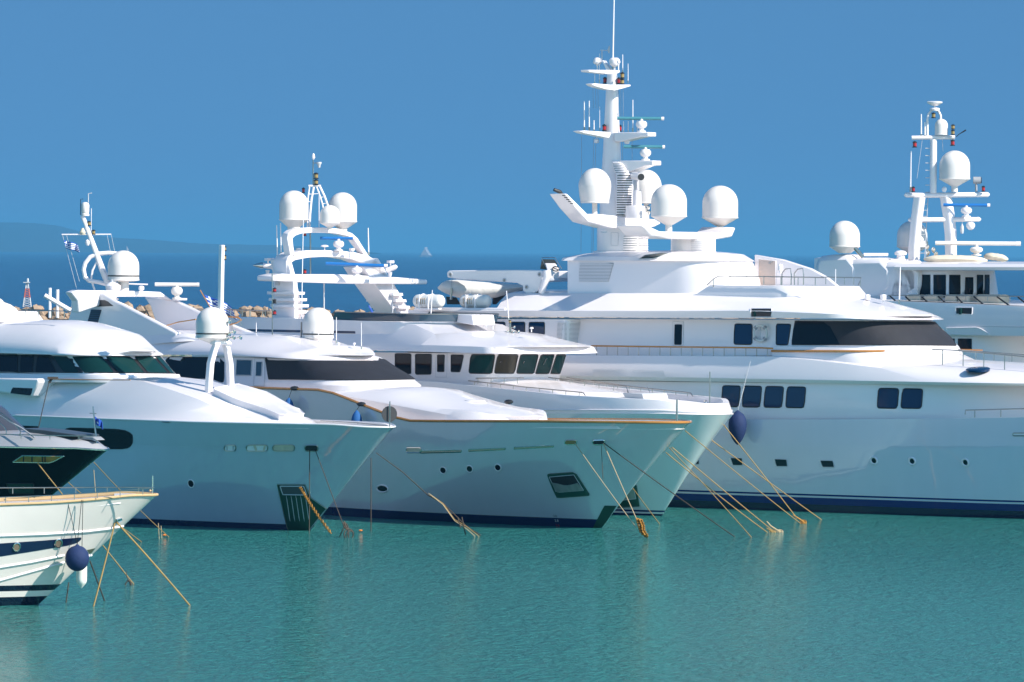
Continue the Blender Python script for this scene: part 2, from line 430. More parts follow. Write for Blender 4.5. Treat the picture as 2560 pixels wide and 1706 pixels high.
    def slabu(s, name, poly, u, th, m=WHITE, bevel=.03, rnd=0, parent=None, inner=None, taper=0):
        """outline traced on the athwartships plane at u, thickness th going aft"""
        if rnd: poly = rpoly(poly, rnd)
        A = [s.q(a[0], a[1], u) for a in poly]; B = [q-Vector((th, 0, 0)) for q in A]
        mb = MB()
        if inner:   # a band between two outlines of the same count (arch)
            C_ = [s.q(a[0], a[1], u) for a in inner]; E_ = [q-Vector((th, 0, 0)) for q in C_]; k = len(A)
            for i in range(k-1):
                mb.add([A[i], A[i+1], C_[i+1], C_[i], B[i], B[i+1], E_[i+1], E_[i]], [(0, 1, 2, 3), (7, 6, 5, 4), (0, 4, 5, 1), (3, 2, 6, 7)])
            mb.add([A[0], C_[0], E_[0], B[0]], [(0, 1, 2, 3)]); mb.add([A[-1], C_[-1], E_[-1], B[-1]], [(0, 1, 2, 3)])
        else: mb.prism(A, B)
        ob = mb.build(name, m, parent or s.root, bevel=bevel); s.reg(ob, mb); return ob
    def column(s, name, levels, v=0, e=3, ratio=1, m=WHITE, parent=None, n=32, uref=None, bevel=0):
        """levels: (centre px, py, half width px)"""
        vs = []; k = len(levels)
        for cx, py, Rp in levels:
            c = s.p(cx, py, v); au = Rp*s.k(c)/math.sqrt(s.c**2+(ratio*s.s)**2)*(1 if e <= 2 else .93)
            for j in range(n):
                t = 2*math.pi*j/n; ct, st = math.cos(t), math.sin(t)
                vs.append(c+Vector((au*math.copysign(abs(ct)**(2/e), ct), au*ratio*math.copysign(abs(st)**(2/e), st), 0)))
        mb = MB(); mb.add(vs, [(i*n+j, i*n+(j+1) % n, (i+1)*n+(j+1) % n, (i+1)*n+j) for i in range(k-1) for j in range(n)]+[tuple(range(n)), tuple((k-1)*n+j for j in range(n))])
        ob = mb.build(name, m, parent or s.root, bevel=bevel, smooth=40); s.reg(ob, mb); return ob
    def pole(s, name, pts, r, m=WHITE, v=0, n=8, parent=None, label=None):
        """r in photo pixels"""
        P = s.pp(pts, v); k = s.k(P[0]); rr = [x*k for x in r] if isinstance(r, (list, tuple)) else r*k
        ob = MB().tube(P, rr, n).build(name, m, parent or s.root)
        if label: ob['label'] = label
        return ob
    def poley(s, name, pts, r, m=WHITE, Y=None, n=8, parent=None):
        P = [s.yy(a[0], a[1], Y) for a in pts]; k = Y/FPX
        return MB().tube(P, [x*k for x in r] if isinstance(r, (list, tuple)) else r*k, n).build(name, m, parent or s.root)
    def dome(s, cx, top, rp, base, v=0, cone=None, ped=None, band=None, waist=1.0, sy=None, name='radar_dome'):
        """cx, top row, radius, row where the shell ends; cone (radius, row); ped (radius, row); band row"""
        c = s.p(cx, base, v); k = s.k(c); prof = []
        if ped: prof += [(ped[0]*k, -(ped[1]-base)*k), (ped[0]*k, -((cone[1] if cone else base)-base)*k)]
        if cone: prof += [(cone[0]*k, -(cone[1]-base)*k)]
        prof += [(rp*waist*k*1.0, 0), (rp*waist*k*1.025, .5*k), (rp*waist*k*1.025, 2.5*k), (rp*waist*k, 3*k)]
        hgt = (base-top); sh = sy or rp*1.0; sh = min(sh, hgt-3); cyl = hgt-sh
        if cyl > 4: prof += [(rp*k*(waist+(1-waist)*.6), cyl*.5*k), (rp*k, cyl*k)]
        prof += [(rp*k*math.cos(t), (cyl+sh*math.sin(t))*k) for t in [math.pi/2*i/12 for i in range(1, 13)]]
        mb = MB().lathe(c, prof, 36)
        if band:
            zb = -(band-base)*k; mb.lathe(c, [(rp*k*.9, zb-1.6*k), (rp*k*1.012, zb-1.6*k), (rp*k*1.012, zb+1.6*k), (rp*k*.9, zb+1.6*k)], 36, mi=1)
        return mb.build(name, [DOMEW, BLACK], s.root, smooth=30)
    def lathepx(s, name, cx, v, prof, m=WHITE, parent=None, n=20, Y=None):
        """prof: (radius px, row)"""
        c = s.p(cx, prof[0][1], v) if Y is None else s.yy(cx, prof[0][1], Y); k = s.k(c)
        return MB().lathe(c, [(r*k, -(y-prof[0][1])*k) for r, y in prof], n).build(name, m, parent or s.root)
    def radar(s, x0, x1, yc, hh, pedx, pedt, pedb, v=0, m=RBLUE, endm=WHITE, pr=14, tilt=0):
        c = s.p(pedx, pedt, v); Y = s.world(c).y; k = Y/FPX
        mb = MB(); ex = s.loc(Vector((1, 0, 0))+Vector((s.X0, s.Y0, 0))).normalized(); M = Matrix((ex, Vector((0, 0, 1)).cross(ex), Vector((0, 0, 1)))).transposed()
        L_ = (x1-x0)*k; cc = s.yy((x0+x1)/2, yc, Y)
        mb.tube([cc-ex*L_/2+Vector((0, 0, tilt*k)), cc+ex*L_*.44-Vector((0, 0, tilt*k*.9))], hh*1.15*k, 10, 0)
        mb.tube([cc+ex*L_*.44-Vector((0, 0, tilt*k*.9)), cc+ex*L_/2-Vector((0, 0, tilt*k))], hh*1.25*k, 10, 1)
        b = s.yy(pedx, pedb, Y); hp = (pedb-pedt)*k
        mb.lathe(b, [(pr*.8*k, 0), (pr*.8*k, .12*hp), (pr*.45*k, .15*hp), (pr*.45*k, .3*hp), (pr*.8*k, .38*hp), (pr*k, .55*hp), (pr*k, .75*hp), (pr*.75*k, .92*hp), (pr*.3*k, .95*hp), (pr*.3*k, hp+hh*k)], 10, 1)
        return mb.build('radar_scanner', [m, endm], s.root, smooth=40)
    def antenna(s, x, yt, yb, v=0, r=1.5, xt=None, m=WHITE, Y=None):
        a = s.p(x, yb, v) if Y is None else s.yy(x, yb, Y); Yd = s.world(a).y; k = s.k(a); b = s.yy(x if xt is None else xt, yt, Yd)
        mb = MB().tube([a, a.lerp(b, .12)], r*1.4*k, 6, 1).tube([a.lerp(b, .1), b], [r*k, r*.7*k], 6)
        return mb.build('antenna', [m, STEEL], s.root)
    def navlight(s, x, yt, yb, v=0, r=5, m=RED, Y=None, name='navigation_light'):
        a = s.p(x, yb, v) if Y is None else s.yy(x, yb, Y); k = s.k(a); h = (yb-yt)*k; r *= k
        mb = MB().lathe(a, [(r*1.1, 0), (r*1.1, h*.14), (r*.7, h*.16), (r*.7, h*.2)], 12, 1).lathe(a, [(r*.85, h*.2), (r*.85, h*.72)], 12, 0).lathe(a, [(r, h*.72), (r, h*.85), (r*.6, h*.93), (r*.3, h)], 12, 1)
        return mb.build(name, [m, BLACK], s.root)
    def rail(s, pts, v=-1, drop=22, n=6, r=1.2, m=STEEL, topm=None, topr=None, name='railing', mid=0, drops=None):
        """pts (px,py[,v]) of the top rail, stanchions drop px long"""
        P = s.pp(pts, v); k = s.k(P[0]); mb = MB(); mb.tube(P, (topr or r*1.3)*k, 8, 1)
        d = [0]
        for a, b in zip(P, P[1:]): d.append(d[-1]+(b-a).length)
        def at(t):
            for i in range(len(P)-1):
                if t <= d[i+1]+1e-6: return P[i].lerp(P[i+1], (t-d[i])/max(1e-6, d[i+1]-d[i]))
            return P[-1]
        for i in range(n):
            t = d[-1]*(i+.5)/n if n > 1 else 0; q = at(t); mb.tube([q, q-Vector((0, 0, drop*k))], r*k, 6, 0)
        for j in range(mid):
            mb.tube([q-Vector((0, 0, drop*k*(j+1)/(mid+1))) for q in P], r*.7*k, 6, 0)
        return mb.build(name, [m, topm or m], s.root)
    def capline(s, name, ring, r, m, u0=-1e9, u1=1e9, sides=(0, 1), dz=.0, sc=1, out=0):
        mb = MB(); n = len(ring); h = (n-1)//2
        pts = [q for q in ring if u0 <= q.x <= u1]
        if sides == (0, 1): segs = [pts]
        else: segs = [[q for q in pts if q.y <= 0]] if 0 in sides else [[q for q in pts if q.y >= 0]]
        for sg in segs: mb.tube([q+Vector((out if abs(q.y) < .3 else 0, math.copysign(out, q.y) if abs(q.y) > .3 else 0, dz)) for q in sg], r, 8)
        return mb.build(name, m, s.root)

def thing_mesh(name, mb, mats, label, cat, group=None, kind=None, origin=None, smooth=35, bevel=0):
    if origin is None:
        n = len(mb.v); origin = (sum(v[0] for v in mb.v)/n, sum(v[1] for v in mb.v)/n, min(v[2] for v in mb.v))
    return tag(mb.build(name, mats, None, smooth=smooth, bevel=bevel, origin=origin), label, cat, group, kind)


# ------------------------------------------------------------------ the setting: water, island, breakwater
def water_mat(name, deep, rough, sc, dist, ior=1.33, stretch=2.2, var=.25):
    m = bpy.data.materials.new(name); m.use_nodes = True; n = m.node_tree.nodes; l = m.node_tree.links
    b = n['Principled BSDF']; b.inputs['Roughness'].default_value = rough; b.inputs['IOR'].default_value = ior
    t = n.new('ShaderNodeTexCoord')
    big = n.new('ShaderNodeTexNoise'); big.inputs['Scale'].default_value = .03; big.inputs['Detail'].default_value = 4
    mp0 = n.new('ShaderNodeMapping'); mp0.inputs['Scale'].default_value = (1, .35, 1); l.new(t.outputs['Object'], mp0.inputs[0]); l.new(mp0.outputs[0], big.inputs[0])
    mx = n.new('ShaderNodeMix'); mx.data_type = 'RGBA'; l.new(big.outputs[0], mx.inputs['Factor'])
    mx.inputs['A'].default_value = (*[c*(1-var) for c in deep], 1); mx.inputs['B'].default_value = (*[c*(1+var) for c in deep], 1)
    l.new(mx.outputs['Result'], b.inputs['Base Color'])
    prev = None
    for k, (s_, d_) in enumerate(zip(sc, dist)):
        mp = n.new('ShaderNodeMapping'); mp.inputs['Scale'].default_value = (1, stretch, 1); mp.inputs['Rotation'].default_value = (0, 0, .25*(k-1))
        no = n.new('ShaderNodeTexNoise'); no.inputs['Scale'].default_value = s_; no.inputs['Detail'].default_value = 4; no.inputs['Roughness'].default_value = .62; no.inputs['Distortion'].default_value = .6
        l.new(t.outputs['Object'], mp.inputs[0]); l.new(mp.outputs[0], no.inputs[0])
        bp = n.new('ShaderNodeBump'); bp.inputs['Strength'].default_value = 1; bp.inputs['Distance'].default_value = d_
        l.new(no.outputs[0], bp.inputs['Height'])
        if prev: l.new(prev.outputs[0], bp.inputs['Normal'])
        prev = bp
    l.new(prev.outputs[0], b.inputs['Normal'])
    return m
WATER = water_mat('harbour_water', (.034, .215, .192), .06, (.45, 1.5, 3.4), (.40, .55, .36), stretch=.6)
SEA = water_mat('open_sea_water', (.001, .062, .14), .2, (.02, .09, .35), (6, 3.5, 1.4), stretch=.35, var=.3)
mb = MB(); mb.add([(-400, 60, 0), (400, 60, 0), (400, 915, 0), (-400, 915, 0)], [(0, 1, 2, 3)])
tag(mb.build('harbour_water', WATER), 'calm green harbour water with small ripples in front of the yachts', 'water', kind='structure')
mb = MB(); mb.add([(-9000, 915, .0), (9000, 915, .0), (9000, 70000, 0), (-9000, 70000, 0)], [(0, 1, 2, 3)])
tag(mb.build('sea', SEA), 'open blue sea beyond the breakwater reaching the horizon', 'sea', kind='structure')

HILL = mat('hill_scrub', (.012, .036, .055), .9, bump=(6, .02), var=(.4, .004))
YI = 26000; xs = [(-700, 440+425/3.677)]+T1((0, 430), (100, 428), (200, 431), (330, 436), (440, 446), (560, 466), (640, 486), (720, 508), (820, 535), (900, 552), (1000, 565), (1150, 574), (1300, 583), (1450, 593), (1600, 604), (1750, 615), (1880, 624))+[(600, 611.5), (700, 613.5), (790, 618.5), (880, 624.5), (930, 631)]
vs = []; rnd = random.Random(4)
pts = []
for (a, b) in zip(xs, xs[1:]):
    for i in range(6): pts.append((a[0]+(b[0]-a[0])*i/6, a[1]+(b[1]-a[1])*i/6))
pts.append(xs[-1])
for x, y in pts:
    P = wp(x, y, YI); z = P.z+rnd.uniform(-.9, .9)
    for dy, f in ((-1500, 0), (-900, .35), (-350, .75), (0, 1), (700, .8), (2500, 0)):
        vs.append((P.x, YI+dy, -1+(z+1)*f))
mb = MB(); mb.add(vs, [(i*6+j, i*6+j+1, (i+1)*6+j+1, (i+1)*6+j) for i in range(len(pts)-1) for j in range(5)])
tag(mb.build('hills', HILL, smooth=60), 'long low hazy headland on the horizon at the left', 'hills', kind='structure')

# breakwater of tan boulders
mb = MB(); rnd = random.Random(11); YB = 900
def boulder(c, r):
    n = 7; vs = []; 
    sx, sy, sz = rnd.uniform(.8, 1.5), rnd.uniform(.7, 1.2), rnd.uniform(.6, 1.0)
    for i in range(5):
        t = math.pi*i/4
        for j in range(n):
            q = 2*math.pi*j/n+i*.4; k = r*rnd.uniform(.78, 1.15)
            vs.append((c[0]+k*sx*math.sin(t)*math.cos(q), c[1]+k*sy*math.sin(t)*math.sin(q), c[2]+k*sz*math.cos(t)))
    mb.add(vs, [(i*n+j, (i+1)*n+j, (i+1)*n+(j+1) % n, i*n+(j+1) % n) for i in range(4) for j in range(n)])
x = -150
while x < 95:
    hgt = 6.45+rnd.uniform(-.5, .6)
    for row in range(9):
        z = hgt*(1-row/9); boulder((x+rnd.uniform(-1.2, 1.2), YB-row*1.3+rnd.uniform(-.5, .5), z-1.0), rnd.uniform(.55, 1.15))
        boulder((x+rnd.uniform(-1.2, 1.2), YB+6+rnd.uniform(-1, 1), z-1.0), rnd.uniform(.5, 1.0))
    x += 1.0
mb.box((-27, YB+4, 2), (244, 10, 4.4))
tag(mb.build('breakwater_boulders', ROCK, smooth=25), 'long heap of tan boulders forming the breakwater behind the yachts', 'breakwater', kind='stuff')

# lattice beacon on the breakwater
Yb = 905; k = Yb/FPX
def bt(x, y): return wp(*T1((x, y))[0], Yb)
root = bpy.data.objects.new('beacon_tower', None); col.objects.link(root); b0 = bt(255, 1205); root.location = b0
tag(root, 'small red and white lattice beacon tower on the breakwater at the left', 'beacon')
legs = MB(); red = MB()
def lat(mbx, y0, y1):
    for sx in (-1, 1):
        for sy in (-1, 1):
            def c(y): f = (y-975)/230; return bt(250, y)+Vector((sx*(7+30*f)*k/3.677*1.0, sy*(7+30*f)*k/3.677, 0))-b0
            mbx.tube([c(y0), c(y1)], .055, 5)
    n = 4
    for i in range(n):
        ya = y0+(y1-y0)*i/n; yb2 = y0+(y1-y0)*(i+1)/n
        for s_ in (-1, 1):
            fa, fb = (ya-975)/230, (yb2-975)/230
            A = bt(250, ya)+Vector((s_*(7+30*fa)*k/3.677, -(7+30*fa)*k/3.677, 0))-b0; B = bt(250, yb2)+Vector((-s_*(7+30*fb)*k/3.677, -(7+30*fb)*k/3.677, 0))-b0
            mbx.tube([A, B], .035, 4); 
lat(legs, 1120, 1205); lat(red, 1035, 1120); lat(legs, 985, 1035)
legs.box(bt(245, 980)-b0, (.9, .9, .12)); legs.lathe(bt(255, 975)-b0, [(.16, 0), (.16, .35), (.1, .5)], 8)
legs.build('tower_frame', LGREY, root); red.build('red_section', REDP, root)

# distant vessels
def far_ship():
    Y = 15000; s = Boat('distant_ship', 'tiny distant white ship with dark hull on the horizon in the middle', 1064, 640, 30, cat='ship', Y=Y)
    def g(x, y): return T4((x, y))[0]
    zb = wp(*g(1735, 1003), Y).z+.5; P = lambda x, y, v=0: s.loc(wp(*g(x, y), Y))+Vector((0, v, -zb))
    k = Y/FPX/3.734
    mb = MB(); A = [P(1690, 985), P(1785, 985), P(1775, 1003), P(1697, 1003)]
    for v in (-3, 3): pass
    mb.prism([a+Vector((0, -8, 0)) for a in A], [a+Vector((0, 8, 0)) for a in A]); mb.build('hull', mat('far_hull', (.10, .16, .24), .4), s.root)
    mb = MB()
    for poly in ([(1700, 985), (1778, 985), (1768, 966), (1706, 966)], [(1710, 966), (1762, 966), (1756, 948), (1714, 948)], [(1720, 948), (1750, 948), (1746, 930), (1726, 930)], [(1733, 930), (1740, 930), (1738, 908), (1734, 908)]):
        A = [P(*a) for a in poly]; mb.prism([a+Vector((0, -6, 0)) for a in A], [a+Vector((0, 6, 0)) for a in A])
    mb.build('superstructure', mat('hazed_white', (.22, .26, .32), .6), s.root)  # greyed: distance haze put into the white's colour
far_ship()
def far_sail():
    Y = 9000; b = wp(*T1((1178, 680))[0], Y)
    root = bpy.data.objects.new('sailing_boat', None); col.objects.link(root); root.location = (b.x, b.y, 0)
    tag(root, 'tiny distant sailing boat with one grey sail before the headland', 'sailing boat')
    g = lambda x, y, d=0: wp(*T1((x, y))[0], Y)-Vector((b.x, b.y, b.z+.5))+Vector((0, d, 0))
    S = [(1165, 555), (1185, 590), (1193, 640), (1185, 670), (1168, 668)]
    MB().prism([g(x, y, -.15) for x, y in S], [g(x, y, .15) for x, y in S]).build('sail', mat('sail_grey', (.35, .38, .42), .8), root)
    MB().tube([g(1166, 555), g(1168, 682)], .25, 6).build('mast', LGREY, root)
    H_ = [(1150, 676), (1205, 676), (1195, 690), (1158, 690)]
    MB().prism([g(x, y, -1.5) for x, y in H_], [g(x, y, 1.5) for x, y in H_]).build('hull', WHITE, root)
far_sail()

# ================================================================== yacht C: large white yacht at the left
hmC = hull_mat('grey_white_hull', (.46, .49, .58), [(.30, (.006, .012, .06))])
C = Boat('motor_yacht', 'large white yacht with white A-frame mast on its long foredeck and black oblong hull window', 776, 1327, 48)
hC, topC = C.hull([(-420, 1030), (33, 1038.5), (250, 1047), (492, 1056), (760, 1063), (988, 1067)], 3.9, 13, 1.75, (3.1, 15, 1.25), hmC, tk=.76, bk=3.55, drop=.25, fl=1.25)
C.capline('cap_rail', topC, .05, WHITE)
trC, _ = C.layer('foredeck_trunk', [
    ([(-420, 1035), (492, 1056), (780, 1064)], 3.7, 9, 1.8),
    ([(-420, 955), T2((0, 528))[0], T2((300, 560))[0], T2((860, 655))[0], T2((1500, 752))[0], (796, 1063)], 3.38, 8.6, 1.8),
    ([(-420, 945), (0, 962), (234, 990), (440, 1028), (600, 1050), (785, 1061)], 3.1, 8.3, 1.8),
    ([(-420, 940), (300, 946), (424, 948, 0), (561, 961, 1), (668, 997, 1), (736, 1031, 1), (761, 1051)], 2.3, 6, 1.9)], camber=.12, bevel=0)
C.patch(trC, T5((445, 968), (470, 960), (640, 925), (900, 1000), (1130, 1112), (1205, 1178), (1010, 1188), (890, 1140), (620, 1050)), off=.34, m=WHITE, name='raised_deck_panel', rim=.03, back=.1, cols=20)
# wing station box
b = C.slabv('wing_station', T2((-400, 385), (345, 392), (352, 420), (330, 478), (290, 560), (-400, 470)), -3.9, -2.6, bevel=.1)
C.patch(b, T2((115, 475), (300, 483), (285, 550), (98, 528)), m=GLASS, rim=0)
# wheelhouse
cm, _ = C.layer('wheelhouse_coaming', [([(-420, 952), (0, 955), (453, 955)], 3.1, 3, 2.2), ([(-420, 940), (0, 946), (454, 948)], 3.1, 3, 2.2), ([(-420, 928), (0, 933), (449, 936)], 3.0, 3, 2.2)], camber=0)
C.pole('cap_rail', [(*a, -3.14) for a in T2((350, 395), (700, 402), (1040, 406))]+[(*a, -3.14) for a in T2((1200, 406),)], 1.3, WOOD)
wh, whr = C.layer('wheelhouse', [([(-420, 930), (0, 931), (440, 936)], 2.95, 2.6, 2.3), ([(-420, 880), (0, 884), (401, 889)], 2.7, 2.2, 2.3)], camber=0, bevel=0)
C.patch(wh, T2((-900, 165), (1470, 183), (1615, 350), (-900, 330)), off=.012, m=BLACK, name='window_surround', rim=0, cols=40)
for i, q in enumerate([[(-880, 172), (-420, 172), (-420, 325), (-880, 325)], [(-400, 170), (165, 172), (165, 332), (-400, 328)], [(195, 178), (312, 180), (300, 338), (188, 336)], [(345, 182), (440, 186), (520, 338), (330, 338)],
                       [(490, 188), (625, 192), (735, 338), (590, 338)], [(668, 192), (940, 194), (1050, 340), (770, 340)], [(975, 194), (1205, 194), (1325, 342), (1085, 342)], [(1235, 194), (1400, 192), (1540, 344), (1360, 342)], [(1425, 192), (1468, 192), (1608, 346), (1566, 345)]]):
    C.patch(wh, rpoly(T2(*q), .06), off=.03, m=GLASS if i < 4 else GGLASS, rim=.012, rimm=BLACK)
for a, b_ in (((945, 345), (1000, 262)), ((1245, 348), (1245, 265)), ((1495, 348), (1478, 265))):
    C.pole('wiper', [(*T2(a)[0], 0), (*T2(b_)[0], 0)], .7, STEEL, parent=wh) if 0 else None
rfC, _ = C.layer('roof', [
    ([(-420, 880), (0, 883), (409, 888)], 3.15, 3.2, 2.1), ([(-420, 874), (0, 878), (407, 885)], 3.15, 3.2, 2.1),
    ([(-420, 845), (0, 853), (120, 862), (398, 882)], 2.9, 4, 2),
    ([(-420, 812), (-100, 812), (201, 812, 0), (299, 841, 0), (350, 860, .5), (388, 878)], 1.8, 4, 2)], camber=.25, bevel=.03)
bk, _ = C.layer('upper_deck_block', [([(-420, 818), (112, 806)], 1.7, 1.2, 3), ([(-420, 778), (93, 779)], 1.5, .8, 3)], camber=.03)
# canvas heap on the upper deck
q0 = C.p(20, 780, 0); mb = MB(); rnd = random.Random(3)
mb.sphere(tuple(q0+Vector((-3.6, 0, -.25))), 1.5, 20, sc=(2.1, 1.1, 1.0)); mb.sphere(tuple(q0+Vector((-1.6, .2, -.3))), 1.0, 18, sc=(1.9, 1.2, .9)); mb.sphere(tuple(q0+Vector((-6, .2, -.1))), 1.7, 18, sc=(1.6, 1.1, 1.0))
thm = mb.build('deck_cover', mat('white_canvas', (.74, .68, .60), .85, bump=(.08, 2.5), var=(.12, 2)), C.root)
C.rail([(*a, -1.5) for a in T1((175, 1240), (650, 1244))], drop=17, n=4, r=.9)
C.patch(hC, chaikin(T2((545, 843), (880, 852), (1130, 860), (1215, 900), (1225, 950), (1212, 1010), (1160, 1040), (1010, 1040), (545, 1030)), 1), name='window', off=.015, rim=.02, rimm=BLACK, cols=24)
C.patch(hC, rpoly(T2((195, 826), (350, 832), (350, 862), (240, 868)), .2), off=.015, rim=.01)
C.patch(hC, ellipse(*T2((1757, 1358))[0], 7.6, 10, -20), m=GLASS, name='porthole', rim=.03, rimm=WHITE, off=.01)
for x0, x1, kind in ((205, 303, 0), (390, 570, 1), (612, 795, 1), (882, 992, 2)):
    poly = rpoly(T6((x0, 379), (x1, 379), (x1, 430), (x0, 430)), .48)
    C.patch(hC, poly, m=CREAM if kind == 1 and x0 > 600 else (WHITE if kind < 2 else BLACK), name='fairlead', rim=.035, rimm=STEEL, off=.012)
for x in (228, 282): C.patch(hC, T6((x-6, 385), (x+6, 385), (x+6, 426), (x-6, 426)), m=LGREY, name='fairlead_bar', rim=0, off=.03)
for q in ([(450, 382), (470, 382), (482, 428), (466, 428)], [(540, 382), (552, 382), (545, 428), (530, 428)], [(680, 382), (705, 382), (705, 428), (680, 428)]):
    C.patch(hC, T6(*q), m=CREAM, name='fairlead_bar', rim=0, off=.03)
ap = C.patch(hC, T6((650, 710), (890, 712), (925, 818), (1063, 914), (918, 1096), (912, 1120), (745, 1120)), m=ANTI, name='anchor_plate', rim=.03, rimm=STEEL, off=.02, cols=24, rows=8)
C.patch(hC, T6((678, 722), (880, 722), (900, 795), (700, 792)), m=mat('pocket_grey', (.06, .065, .07), .5), name='anchor', off=.06, rim=.03, rimm=LGREY)
for i in range(5):
    x = 725+i*40; C.patch(hC, T6((x, 798), (x+4, 798), (x+36, 1020), (x+31, 1020)), m=LGREY, name='drain_streak', off=.035, rim=0, cols=3, back=.01)
C.patch(hC, T5((25, 1178), (85, 1180), (85, 1194), (25, 1192)), m=STEEL, name='cleat', rim=.03, off=.05)
# A frame mast
mt = MB()
def bar(mb, P, wu, wv, mi=0):
    """rectangular bar through local points, wu fore-aft by wv athwart"""
    vs = []
    for p_ in P:
        for du, dv in ((-1, -1), (1, -1), (1, 1), (-1, 1)): vs.append(p_+Vector((du*wu/2, dv*wv/2, 0)))
    k = len(P)
    mb.add(vs, [(i*4+j, i*4+(j+1) % 4, (i+1)*4+(j+1) % 4, (i+1)*4+j) for i in range(k-1) for j in range(4)]+[(3, 2, 1, 0), tuple((k-1)*4+j for j in range(4))], mi)
zk = C.k(C.p(520, 900, 0))
bar(mt, [C.p(*T5((405, 1018))[0], -.72), C.p(*T5((412, 860))[0], -.72), C.p(*T5((425, 700))[0], -.68), C.p(*T5((455, 590))[0], -.5), C.p(*T5((478, 530))[0], -.35)], .34, .30)
bar(mt, [C.p(*T5((590, 1018))[0], .72), C.p(*T5((592, 860))[0], .72), C.p(*T5((585, 700))[0], .68), C.p(*T5((565, 590))[0], .5), C.p(*T5((548, 530))[0], .35)], .34, .30)
bar(mt, [C.p(*T5((512, 545))[0], 0), C.p(*T5((512, 505))[0], 0)], .45, 1.15); mt.build('mast_leg', WHITE, C.root, bevel=.05)
mt = MB(); bar(mt, [C.p(*T5((500, 530))[0], 0), C.p(*T5((497, 420))[0], 0), C.p(*T5((508, 340))[0], 0), C.p(553, 690, 0), C.p(555, 613, 0)], .26, .22)
mt.build('mast', WHITE, C.root, bevel=.03)
Yc = C.world(C.p(550, 800, 0)).y
mb = MB(); A = C.yy(*T5((300, 482))[0], Yc); B_ = C.yy(*T5((510, 485))[0], Yc); mb.box((A+B_)/2, ((B_-A).length, .8, .14), M=Matrix(((B_-A).normalized(), Vector((0, 0, 1)).cross((B_-A).normalized()), Vector((0, 0, 1)))).transposed())
mb.build('dome_platform', WHITE, C.root, bevel=.03)
v = C.yy(*T5((440, 470))[0], Yc).y
C.dome(*T5((440, 228))[0], 140/3.361, T5((0, 490))[0][1], v=v, cone=(6, T5((0, 535))[0][1]), band=T5((0, 452))[0][1])
for x, y in ((555, 355), (595, 440), (555, 460), (535, 500), (590, 488), (648, 488)):
    q = C.yy(*T5((x, y))[0], Yc-.3); k = Yc/FPX
    MB().lathe(q, [(1.5*k, 0), (2*k, 5*k), (5.2*k, 11*k), (6*k, 12*k), (5*k, 12*k), (1.2*k, 6*k)], 12, axis=C.loc(Vector((.8, -.6, .1))+Vector((C.X0, C.Y0, 0)))).build('horn', CHROME, C.root)
C.poley('horn_bracket', T5((555, 360), (552, 430), (545, 500)), 2, STEEL, Y=Yc)
C.poley('horn_bracket', T5((535, 490), (640, 490)), 1.5, STEEL, Y=Yc)
for yb in (693, 774): C.navlight(*[T1((2060, yb-0))[0][0]], T1((0, yb-50))[0][1], T1((0, yb))[0][1], r=6, m=AMBER, Y=Yc)
C.pole('jackstaff', [(*T5((1930, 1242))[0], 0), (*T5((1932, 1022))[0], 0)], 1.5, STEEL)
C.rail([(*a, 1.2) for a in T5((1350, 1185), (1640, 1200), (1980, 1236))], drop=3, n=3, r=1)

# ================================================================== yacht D: teak trimmed yacht in the middle
hmD = hull_mat('white_hull', (.62, .62, .67), [(.46, (.006, .014, .075))])
Dn = Boat('motor_yacht', 'white yacht with varnished orange cap rail and black mesh cover on its curved windscreen', 1504, 1320.5, 52)
sheer = [(250, 957), (589, 969), (740, 974), (802, 975.5), (835, 984), (906, 1013), (985, 1044), (1015, 1053), (1100, 1054), (1350, 1054.5), (1727, 1056)]
hD, topD = Dn.hull(sheer, 3.9, 11, 1.9, (3.1, 15, 1.25), hmD, drop=.35, fl=1.3)
Dn.capline('cap_rail', topD, .075, WOOD, sc=1, dz=.02)
tD, _ = Dn.layer('foredeck_trunk', [
    ([(700, 1060), (1366, 1060)], 3.1, 5, 2.3),
    ([(700, 985), (862, 990), (1100, 1034), (1181, 1041), (1300, 1049), (1369, 1050)], 3.1, 5, 2.3),
    ([(700, 975), (862, 980), (1100, 1022), (1184, 1030), (1300, 1042), (1366, 1042)], 2.85, 4.8, 2.3),
    ([(700, 968), (862, 972), (1000, 975), (1184, 988, 1), (1271, 1012, 1), (1335, 1026, 1), (1362, 1040)], 2.0, 4, 2.3)], camber=.15, bevel=0)
q = Dn.p(*T8((250, 290))[0], 0)
mb = MB().lathe(q+Vector((-1.2, 0, -.05)), [(1.1, 0), (1.15, .1), (1.05, .16), (.3, .2)], 24).lathe(q+Vector((.2, 0, -.1)), [(.5, 0), (.5, .25), (.62, .3), (.55, .38), (.1, .4)], 20)
mb.build('deck_hatch', WHITE, Dn.root)
hoD, _ = Dn.layer('deckhouse', [
    ([(250, 1000), (1056, 1010)], 3.25, 4.2, 2.2), ([(250, 955), (600, 958), (1053, 963)], 3.25, 4.2, 2.2),
    ([(250, 945), (600, 946), (1036, 949)], 3.1, 3.9, 2.2), ([(250, 893), (600, 894), (957, 898)], 2.8, 3.0, 2.2)], camber=0, bevel=0)
wd = Dn.patch(hoD, T5((890, 652), (1000, 657), (1865, 667), (1940, 700), (2020, 735), (2080, 790), (2140, 838), (1850, 846), (1600, 845), (915, 838)), m=MESH, name='windscreen_cover', off=.05, rim=.02, rimm=BLACK, cols=34, rows=8)
Dn.patch(hoD, chaikin(T5((40, 690), (70, 650), (150, 637), (300, 634), (540, 640), (543, 860), (510, 862), (440, 832), (175, 826), (120, 780)), 1), off=.02, rim=.015, rimm=BLACK, cols=30)
Dn.patch(hoD, T5((645, 672), (775, 675), (770, 805), (640, 802)), off=.02, m=TGLASS, rim=.03, rimm=LGREY)
